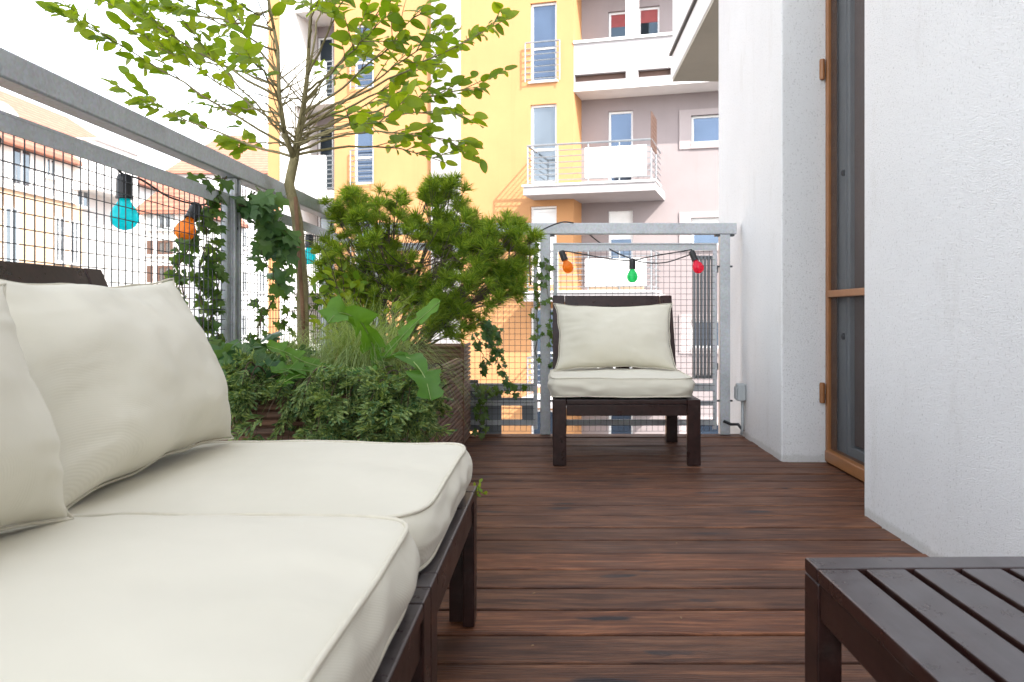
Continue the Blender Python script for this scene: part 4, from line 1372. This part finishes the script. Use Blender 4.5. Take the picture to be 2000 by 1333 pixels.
# single leaders standing above the rest
for (px, py, Y) in ((742, 372, 3.4), (858, 352, 3.36), (900, 398, 3.36), (925, 420, 3.3), (836, 372, 3.36), (880, 372, 3.38), (700, 376, 3.42), (656, 398, 3.45), (778, 384, 3.38), (1010, 440, 3.25), (1035, 470, 3.2)):
    tip = at(px, py, Y) - pb
    rootp = tip + Vector((rp.uniform(-.05, .05), rp.uniform(-.05, .05), -.18))
    MB().tube(bez(rootp, rootp.lerp(tip, .5) + rv(rp)*.02, tip, 5), .004, .0018, n=5).build('branch', M['bark_pine'], pine, smooth=True)
    pit.append((rp.choice(TM), frame_from(tip, Vector((rp.uniform(-.3, .3), rp.uniform(-.3, .3), 1)), rv(rp), rp.uniform(.05, .065), 0)))
    for k in range(3):
        pit.append((rp.choice(TM), frame_from(tip + rv(rp)*.04 - Vector((0, 0, .03)), rv(rp)*.7 + Vector((0, 0, .6)), rv(rp), rp.uniform(.035, .05), 0)))
scatter('needle_tuft', pit, pine, M['pine'], 295, 'needles')

# ------------------------------------------------------------------ yellow-green leafy shrub behind the pine
rs = random.Random(9)
sb = Vector((-.80, 3.15, .40))
shrub = tag(empty('leafy_shrub', sb), 'yellow green leafy shrub between the tree trunk and the pine', 'shrub')
SM = [leaf_mesh('leaf', M['shrub_leaf'], .55, fold=.1, curl=.12, wav=.02, seed=40 + i) for i in range(4)]
si = []; mb = MB()
for k in range(44):
    e = (at(rs.uniform(592, 712), rs.uniform(470, 640), rs.uniform(3.05, 3.3)) if k < 24 else at(rs.uniform(660, 890), rs.uniform(555, 665), rs.uniform(3.1, 3.6))) - sb
    o = Vector((rs.uniform(-.04, .04), rs.uniform(-.04, .04), -.03))
    pts = bez(o, Vector((e.x*.3, e.y*.3, e.z*.75)), e, 8)
    mb.tube(pts, .0035, .0012, n=5)
    for j in range(9):
        t = rs.uniform(.35, 1) * 8; i = min(int(t), 7); p = pts[i].lerp(pts[i+1], t - i)
        si.append((rs.choice(SM), frame_from(p, rv(rs) + Vector((0, -.4, .1)), Vector((0, -.4, 1)) + rv(rs)*.6, rs.uniform(.034, .058), rs.uniform(-.4, .4))))
mb.build('stems', M['stem'], shrub, smooth=True)
scatter('leaf', si, shrub, M['shrub_leaf'])

# ------------------------------------------------------------------ ivy
IV = [ivy_mesh('ivy_leaf', M['ivy'], i) for i in range(5)]
IL = [ivy_mesh('ivy_leaf', M['ivy_light'], 10 + i) for i in range(5)]
def ivy(name, label, loc, vines, meshes, mat, dens, size, face, seed, spread=.03, limit=290):
    """vines = polylines of world points; leaves hang off them turned towards 'face'"""
    r = random.Random(seed)
    root = tag(empty(name, loc), label, 'ivy', 'ivy climbing in the planter corner')
    it = []; mb = MB()
    loc = Vector(loc)
    for v in vines:
        pts = []
        for i in range(len(v) - 1):
            for k in range(6): pts.append(v[i].lerp(v[i+1], k/6) - loc + rv(r)*.008)
        pts.append(v[-1] - loc)
        mb = MB(); mb.tube(pts, .0026, .0011, n=5); mb.build('stem', M['stem'], root, smooth=True)
        L = sum((pts[i+1]-pts[i]).length for i in range(len(pts)-1))
        for k in range(int(L * dens)):
            x = r.random() * (len(pts) - 1.001); i = int(x)
            p = pts[i].lerp(pts[i+1], x - i) + rv(r) * spread
            d = Vector((r.uniform(-.7, .7), r.uniform(-.7, .7), r.uniform(-1.0, .25)))
            it.append((r.choice(meshes), frame_from(p, d, face + rv(r)*.55, r.uniform(*size), 0)))
    scatter('ivy_leaf', it, root, mat, limit)
    return root
V = lambda lst: [at(*p) for p in lst]
ivy('climbing_ivy', 'light green ivy climbing the outside of the mesh left of the steel post', (-1.06, 2.40, .3),
    [V([(400, 700, 2.40), (392, 560, 2.40), (402, 430, 2.38), (420, 388, 2.40)]), V([(425, 690, 2.46), (418, 600, 2.46), (428, 500, 2.46), (415, 400, 2.44)]), V([(380, 660, 2.36), (352, 540, 2.32), (345, 480, 2.30)]),
     V([(405, 640, 2.43), (425, 560, 2.45), (405, 470, 2.4)]), V([(352, 520, 2.3), (385, 450, 2.36), (425, 395, 2.43)])],
    IL, M['ivy_light'], 80, (.026, .050), Vector((1, -.6, .4)), 3, .022)
ivy('climbing_ivy', 'dark broad leaved ivy wrapped round the post top beside the tree trunk', (-.96, 2.66, .5),
    [V([(470, 400, 2.50), (520, 412, 2.60), (572, 472, 2.70)]), V([(500, 410, 2.58), (530, 450, 2.66), (560, 520, 2.72)]), V([(488, 395, 2.52), (540, 385, 2.62)]), V([(520, 440, 2.64), (510, 500, 2.68), (545, 560, 2.76)])],
    IV, M['ivy'], 80, (.036, .072), Vector((.6, -1, .5)), 4, .03)
ivy('climbing_ivy', 'green ivy scrambling over the mesh between the steel post and the trunk', (-1.04, 2.90, .4),
    [V([(505, 640, 2.74), (545, 560, 2.88), (530, 480, 2.84)]), V([(520, 690, 2.78), (560, 620, 2.94), (600, 580, 3.1)]), V([(540, 700, 2.84), (580, 660, 3.0), (640, 560, 3.3), (660, 500, 3.42)]), V([(500, 680, 2.72), (515, 600, 2.76)])],
    IL, M['ivy_light'], 70, (.024, .042), Vector((1, -.6, .4)), 6, .03)
ivy('ground_ivy', 'dark ivy with large leaves spreading over the planter end by the sofa pillow', (-.88, 2.22, .45),
    [V([(420, 720, 2.14), (470, 690, 2.26), (540, 680, 2.45)]), V([(430, 770, 2.12), (480, 720, 2.2), (560, 720, 2.3)]), V([(440, 690, 2.3), (500, 705, 2.36), (590, 690, 2.5)]), V([(425, 750, 2.08), (460, 740, 2.12), (520, 740, 2.18)]), V([(440, 720, 2.2), (430, 690, 2.25)])],
    IV, M['ivy'], 85, (.045, .085), Vector((.3, -.7, 1)), 8, .04)
ivy('trailing_ivy', 'ivy trailing down from the corner planter in front of the mesh', (-.40, 3.95, .5),
    [V([(925, 640, 3.95), (950, 625, 3.98), (965, 690, 4.02), (985, 735, 4.1), (1003, 748, 4.14)]), V([(930, 650, 3.92), (945, 700, 3.96), (940, 720, 3.98)]), V([(940, 630, 3.95), (975, 650, 4.05), (970, 690, 4.05)]), V([(955, 640, 4.0), (955, 700, 4.0)])],
    IV, M['ivy'], 90, (.024, .042), Vector((.4, -1, .5)), 12, .022)
ivy('trailing_ivy', 'ivy strand hanging low beside the corner planter down to the deck', (-.39, 4.0, .1),
    [V([(932, 745, 4.0), (938, 800, 4.0), (936, 845, 4.0)]), V([(930, 760, 3.95), (945, 790, 4.0), (945, 830, 4.02)]), V([(935, 770, 4.05), (980, 765, 4.12), (1030, 760, 4.18)])],
    IL, M['ivy_light'], 50, (.026, .048), Vector((.4, -1, .4)), 14, .02)
ivy('trailing_ivy', 'thin ivy strand growing up the steel post left of the single seat', (-.09, 4.2, .3),
    [V([(1046, 700, 4.2), (1050, 600, 4.2), (1048, 520, 4.2), (1055, 455, 4.2)]), V([(1078, 720, 4.18), (1082, 670, 4.18), (1074, 600, 4.19), (1062, 500, 4.2)])],
    IL, M['ivy_light'], 46, (.020, .040), Vector((.3, -1, .4)), 15, .018)
ivy('trailing_ivy', 'few ivy leaves curling over the top rail near the tree', (-1.06, 2.3, 1.0),
    [V([(432, 372, 2.42), (440, 345, 2.42), (400, 350, 2.36), (370, 345, 2.28)]), V([(500, 372, 2.62), (498, 395, 2.6)])],
    IL, M['ivy_light'], 40, (.028, .05), Vector((1, -.7, .4)), 16, .015)

# ------------------------------------------------------------------ sedge tuft
rg = random.Random(31)
gb = Vector((-.58, 2.46, .45))
sedge = tag(empty('sedge_tuft', gb), 'fine arching pale green sedge tuft in front of the pine', 'grass')
vs = []; fs = []
for i in range(1500):
    a = rg.uniform(0, 2*math.pi)
    L = rg.uniform(.24, .46); lean = rg.uniform(.45, 1.35)
    o = Vector((rg.gauss(0, .045), rg.gauss(0, .06), 0))
    h = Vector((math.cos(a), math.sin(a), 0))
    sd = Vector((-h.y, h.x, 0)) * rg.uniform(.0007, .0013)
    k0_ = len(vs); n = 6
    for j in range(n + 1):
        t = j/n
        out = L * lean * (t**1.4) * .80
        z = L * (t * (1.12 - .35*lean) - lean * .66 * t*t*t)
        p = o + h*out + Vector((0, 0, z))
        vs += [tuple(p - sd*(1 - t*.8)), tuple(p + sd*(1 - t*.8))]
    fs += [(k0_+2*j, k0_+2*j+1, k0_+2*j+3, k0_+2*j+2) for j in range(n)]
me = bpy.data.meshes.new('blades'); me.from_pydata(vs, [], fs); me.materials.append(M['grass']); me.update()
o = bpy.data.objects.new('blades', me); C.objects.link(o); o.parent = sedge; tag(o, kind='stuff')
sed2 = tag(empty('sedge_tuft', (-.80, 2.62, .41), 1.9), 'second sedge tuft partly hidden beside the tree trunk', 'grass')
o = bpy.data.objects.new('blades', me); C.objects.link(o); o.parent = sed2; tag(o, kind='stuff'); o.scale = (.85, .85, .8)

# ------------------------------------------------------------------ big lobed weeds
def lobed_leaf(name, pts, w, parent, seed, nrm=Vector((0, -1, .5)), lob=4, depth=.84):
    r = random.Random(seed)
    n = 28
    vs = []; fs = []
    P = []
    for i in range(n + 1):
        t = i/n * (len(pts) - 1); k = min(int(t), len(pts) - 2)
        u = t - k
        a = pts[max(k-1, 0)]; b_ = pts[k]; c = pts[k+1]; dd = pts[min(k+2, len(pts)-1)]
        P.append(.5*((2*b_) + (c - a)*u + (2*a - 5*b_ + 4*c - dd)*u*u + (-a + 3*b_ - 3*c + dd)*u**3))
    for i, p in enumerate(P):
        t = i/n
        d = (P[min(i+1, n)] - P[max(i-1, 0)]).normalized()
        sd = d.cross(nrm).normalized(); up = sd.cross(d)
        env = (t**.55) * (1 - t**5) ** .6
        ph = (t * lob) % 1.0
        lobe = 1 - depth * (ph ** 1.2) if t < .86 else 1 - depth*.0
        row = []
        for q in (-1, -.5, 0, .5, 1):
            ww = w * (.10 + .9*env) * lobe * (1 + .10*r.uniform(-1, 1) * (abs(q) == 1))
            back = -.30 * w * (1 - ph) * abs(q)**1.5 if t < .86 else 0
            z = .16*w*abs(q) + .05*w*math.sin(t*lob*6.28 + q*2) + .03*w*r.uniform(-1, 1)
            row.append(p + sd*q*ww + up*z + d*back)
        vs += row
    for i in range(n):
        for q in range(4):
            a = i*5 + q
            fs.append((a, a+1, a+6, a+5))
    b = MB(); b.add([v - parent.location for v in vs], fs)
    o = b.build(name, M['weed'], parent, smooth=True)
    sb_ = MB(); sb_.tube([v - parent.location + Vector((0, -.001, .001)) for v in P], .0026, .0008, n=5)
    sb_.build('midrib', M['grass'], o, smooth=True)
    return o
w1 = tag(empty('broad_leaf_weed', (-.50, 2.22, .42)), 'weed with three large lobed bright leaves above the juniper', 'plant')
lobed_leaf('large_leaf', V([(738, 712, 2.24), (726, 670, 2.22), (704, 630, 2.16), (664, 612, 2.08), (640, 632, 2.02)]), .066, w1, 1, Vector((.1, -1, .25)))
lobed_leaf('large_leaf', V([(742, 708, 2.24), (770, 675, 2.22), (812, 632, 2.2), (862, 588, 2.18)]), .036, w1, 2, Vector((.3, -.8, .9)))
lobed_leaf('large_leaf', V([(756, 702, 2.22), (796, 700, 2.12), (828, 735, 2.02), (842, 784, 1.98)]), .062, w1, 3, Vector((.35, -.8, .9)), 3)
lobed_leaf('large_leaf', V([(740, 712, 2.26), (738, 690, 2.26), (742, 660, 2.27)]), .020, w1, 5, Vector((0, -1, .3)))
w2 = tag(empty('broad_leaf_weed', (-.62, 2.18, .42)), 'weed with lobed leaves lying towards the sofa pillow', 'plant')
lobed_leaf('large_leaf', V([(650, 722, 2.2), (600, 710, 2.17), (560, 690, 2.15), (520, 676, 2.12)]), .045, w2, 7, Vector((.1, -.8, 1)))
lobed_leaf('large_leaf', V([(650, 724, 2.2), (610, 726, 2.14), (565, 722, 2.1), (530, 728, 2.06)]), .038, w2, 8, Vector((.1, -.7, 1)))
lobed_leaf('large_leaf', V([(645, 722, 2.2), (690, 728, 2.14), (735, 725, 2.1)]), .030, w2, 9, Vector((.1, -.7, 1)))
lobed_leaf('large_leaf', V([(640, 722, 2.2), (580, 735, 2.10), (545, 755, 2.06)]), .034, w2, 10, Vector((.1, -.7, 1)))

# ------------------------------------------------------------------ juniper spilling over the planter
rj = random.Random(77)
jb = Vector((-.60, 2.12, .40))
jun = tag(empty('juniper', jb), 'dark creeping juniper with blue berries hanging over the planter front', 'shrub')
def spray_mesh(seed):
    r = random.Random(seed); vs = []; fs = []
    def strip(p, d, L, wd):
        sd = d.cross(rv(r)).normalized() * wd
        o = len(vs)
        vs.extend([p - sd*.6, p + sd*.6, p + d*L*.6 + sd, p + d*L*.6 - sd, p + d*L])
        fs.extend([(o, o+1, o+2, o+3), (o+3, o+2, o+4)])
    for i in range(11):
        t = i/11
        p = Vector((0, t, -.10*t*t))
        for s in (-1, 1):
            d = Vector((s*.8, .75, r.uniform(-.3, .5))).normalized()
            L = .40 * (1 - .55*t) * r.uniform(.7, 1.1)
            strip(p, d, L, .026)
            for k in range(3):
                q = p + d*L*(.35 + .22*k)
                strip(q, (d + Vector((-s*.5 if k % 2 else s*.3, .6, r.uniform(-.4, .4)))).normalized(), .17*r.uniform(.7, 1.2), .030)
    strip(Vector((0, .8, -.06)), Vector((0, 1, -.1)), .35, .02)
    strip(Vector((0, 0, 0)), Vector((0, 1, -.05)), 1.0, .012)
    me = bpy.data.meshes.new('spray'); me.from_pydata(vs, [], fs); me.materials.append(M['juniper']); me.update()
    return me
JM = [spray_mesh(i) for i in range(6)]
ji = []; mb = MB(); spots = []
for k in range(125):
    u = rj.random()
    px0 = 440 + 440*u
    top = 735 + 20*abs(u - .55)
    # where the shoot leaves the planter, its arch and hanging tip
    if u < .42 and rj.random() < .70: continue
    o = at(px0 + rj.uniform(-30, 30), rj.uniform(718, 752), rj.uniform(2.12, 2.55)) - jb
    over = rj.random()
    droop = (.10 if u < .38 else .20 if u < .85 else .16) * rj.uniform(.15, 1.0)
    if u < .40 and rj.random() < .75: droop *= .3
    ey = 2.10 - rj.uniform(.01, .05 if u < .42 else .13) if u < .93 else rj.uniform(2.1, 2.35)
    ex = o.x*.96 + jb.x + rj.uniform(-.05, .06)
    if u > .8: ex = max(ex, PX1 + rj.uniform(-.08, .06))
    ex = min(ex, PX1 + .07)
    e = Vector((ex, ey, .45 - droop)) - jb
    m = o.lerp(e, .55) + Vector((0, -.02, .07 + rj.uniform(0, .04)))
    pts = bez(o, m, e, 8)
    mb.tube(pts, .0028, .001, n=4)
    for j in range(4):
        t = rj.uniform(.3, 1.0)*8; i = min(int(t), 7); p = pts[i].lerp(pts[i+1], t - i) + rv(rj)*.012
        d = (pts[i+1] - pts[i]).normalized() + rv(rj)*.75 + Vector((0, -.25, .15))
        ji.append((rj.choice(JM), frame_from(p, d, Vector((0, -.5, 1)) + rv(rj)*.6, rj.uniform(.050, .100), 0)))
        if rj.random() < .07: spots.append(p + Vector((rj.uniform(-.01, .01), -.02, -.01)))
mb.build('shoots', M['stem'], jun, smooth=True)
scatter('spray', ji, jun, M['juniper'], 295, 'sprays')
bmesh_ = MB().lathe([(.0005, -.0045), (.003, -.0035), (.0045, 0), (.003, .0035), (.0005, .0045)], 8).mesh('berry', M['berry'], True)
for p in spots[:40]: inst('berry', bmesh_, jun, Matrix.Translation(p) @ Matrix.Scale(rj.uniform(.8, 1.15), 4))

# ------------------------------------------------------------------ string of coloured bulbs
sl_o = tag(empty('string_lights', (-1.06, 1.98, .8)), 'black cable with coloured party bulbs strung along both railings', 'string lights')
so_ = sl_o.location
CB = {'blue': mat_bulb('turquoise_glass', (0.0, .85, .90)), 'orange': mat_bulb('amber_glass', (1.0, .40, .04)), 'green': mat_bulb('green_glass', (.04, .80, .28)), 'red': mat_bulb('red_glass', (1.0, .07, .15)), 'blue2': mat_bulb('blue_glass', (.02, .25, .65))}
def bulb(top, axis, key, label, k=1.0):
    """socket from 'top' along axis, bulb beyond it"""
    q = Vector((0, 0, 1)).rotation_difference(axis.normalized()).to_matrix().to_4x4()
    mt = Matrix.Translation(Vector(top) - so_) @ q @ Matrix.Scale(k, 4)
    s = MB().lathe([(.006, 0), (.013, .002), (.0165, .008), (.0175, .02), (.0175, .052), (.019, .054), (.019, .058)], 18, mt).build('socket', M['black'], sl_o, smooth=False, bevel=.001)
    prof = [(.0125, .0585), (.0135, .064), (.018, .071), (.0245, .080), (.0285, .090), (.030, .100), (.0285, .111), (.023, .121), (.014, .128), (.004, .1308)]
    o = MB().lathe(prof, 24, mt).build('bulb', CB[key], s, smooth=True)
    o['label'] = label
    return s
DN = Vector((0, 0, -1))
bulb(at(243, 340, 1.960), DN, 'blue', 'turquoise glass bulb', 1.06)
bulb(at(386, 398, 2.345), Vector((-.25, -.55, -1.15)), 'orange', 'amber glass bulb', .95)
bulb(at(604, 458, 3.425), Vector((.0, -.05, -1)), 'blue', 'turquoise glass bulb', 1.0)
bulb(at(-14, 262, 1.505), Vector((0, -.45, -1)), 'blue2', 'blue glass bulb', 1.0)
bulb(at(1096, 490, 4.215), Vector((.40, -.15, -1)), 'orange', 'amber glass bulb', .98)
bulb(at(1235, 505, 4.215), DN, 'green', 'green glass bulb', .98)
bulb(at(1350, 490, 4.215), Vector((.38, -.15, -1)), 'red', 'red glass bulb', .98)
def cable(pts, r=.0028):
    P = []
    for i in range(len(pts) - 1):
        a = pts[max(i-1, 0)]; b_ = pts[i]; c = pts[i+1]; dd = pts[min(i+2, len(pts)-1)]
        for k in range(6):
            u = k/6
            P.append(.5*((2*b_) + (c - a)*u + (2*a - 5*b_ + 4*c - dd)*u*u + (-a + 3*b_ - 3*c + dd)*u**3) - so_)
    P.append(pts[-1] - so_)
    return MB().tube(P, r, n=6).build('cable', M['black'], sl_o, smooth=True)
cable(V([(-60, 215, 1.41), (0, 240, 1.50), (120, 283, 1.70), (215, 322, 1.90), (243, 342, 1.96), (277, 352, 2.03), (330, 385, 2.19), (386, 400, 2.345), (430, 402, 2.50), (520, 445, 2.9), (604, 460, 3.42), (690, 470, 4.1)]))
cable(V([(960, 470, 4.23), (1010, 480, 4.22), (1048, 470, 4.20), (1052, 455, 4.19), (1075, 442, 4.185), (1100, 434, 4.18), (1120, 436, 4.20)]), .0038)
cable(V([(1148, 456, 4.29), (1172, 475, 4.30), (1200, 492, 4.23), (1232, 506, 4.215)]), .0035)
cable(V([(1098, 491, 4.215), (1110, 492, 4.21), (1150, 499, 4.21), (1190, 506, 4.21), (1232, 509, 4.215), (1280, 500, 4.21), (1352, 488, 4.21)]), .0033)
cable(V([(1236, 508, 4.213), (1265, 514, 4.212), (1300, 513, 4.212), (1330, 504, 4.212), (1350, 497, 4.213)]), .0033)

# ------------------------------------------------------------------ small litter on the deck
rl_ = random.Random(3)
sg = tag(empty('fallen_sprig', (-.168, 1.735, 0)), 'small yellowish sprig by the far sofa corner', 'sprig')
mb = MB(); it = []
for k in range(5):
    e = Vector((rl_.uniform(-.01, .018), rl_.uniform(-.01, .012), .280 + rl_.uniform(-.03, .016)))
    mb.tube(bez(Vector((-.03, .06, .20)), Vector((-.01, .03, .28)), e, 5), .0012, .0006, n=4)
    for j in range(4): it.append((rl_.choice(SM), frame_from(e + rv(rl_)*.006, rv(rl_), rv(rl_), .012, 0)))
mb.build('stem', M['stem'], sg)
sg.scale = (1, 1, 1)
merge('sprig_leaves', it, sg, M['shrub_leaf'])
mb = MB()
for k in range(7):
    x, y = rl_.uniform(-.1, .95), rl_.uniform(1.3, 3.3)
    a = rl_.uniform(0, 3.1); L = rl_.uniform(.002, .005)
    mt = Matrix.Translation((x, y, .0012)) @ Matrix.Rotation(a, 4, 'Z')
    mb.box(-L, L, -.0011, .0011, 0, .0016, mt)
tag(mb.build('wood_crumbs', M['dry']), 'tiny pale crumbs scattered over the deck boards', 'crumbs', kind='stuff')
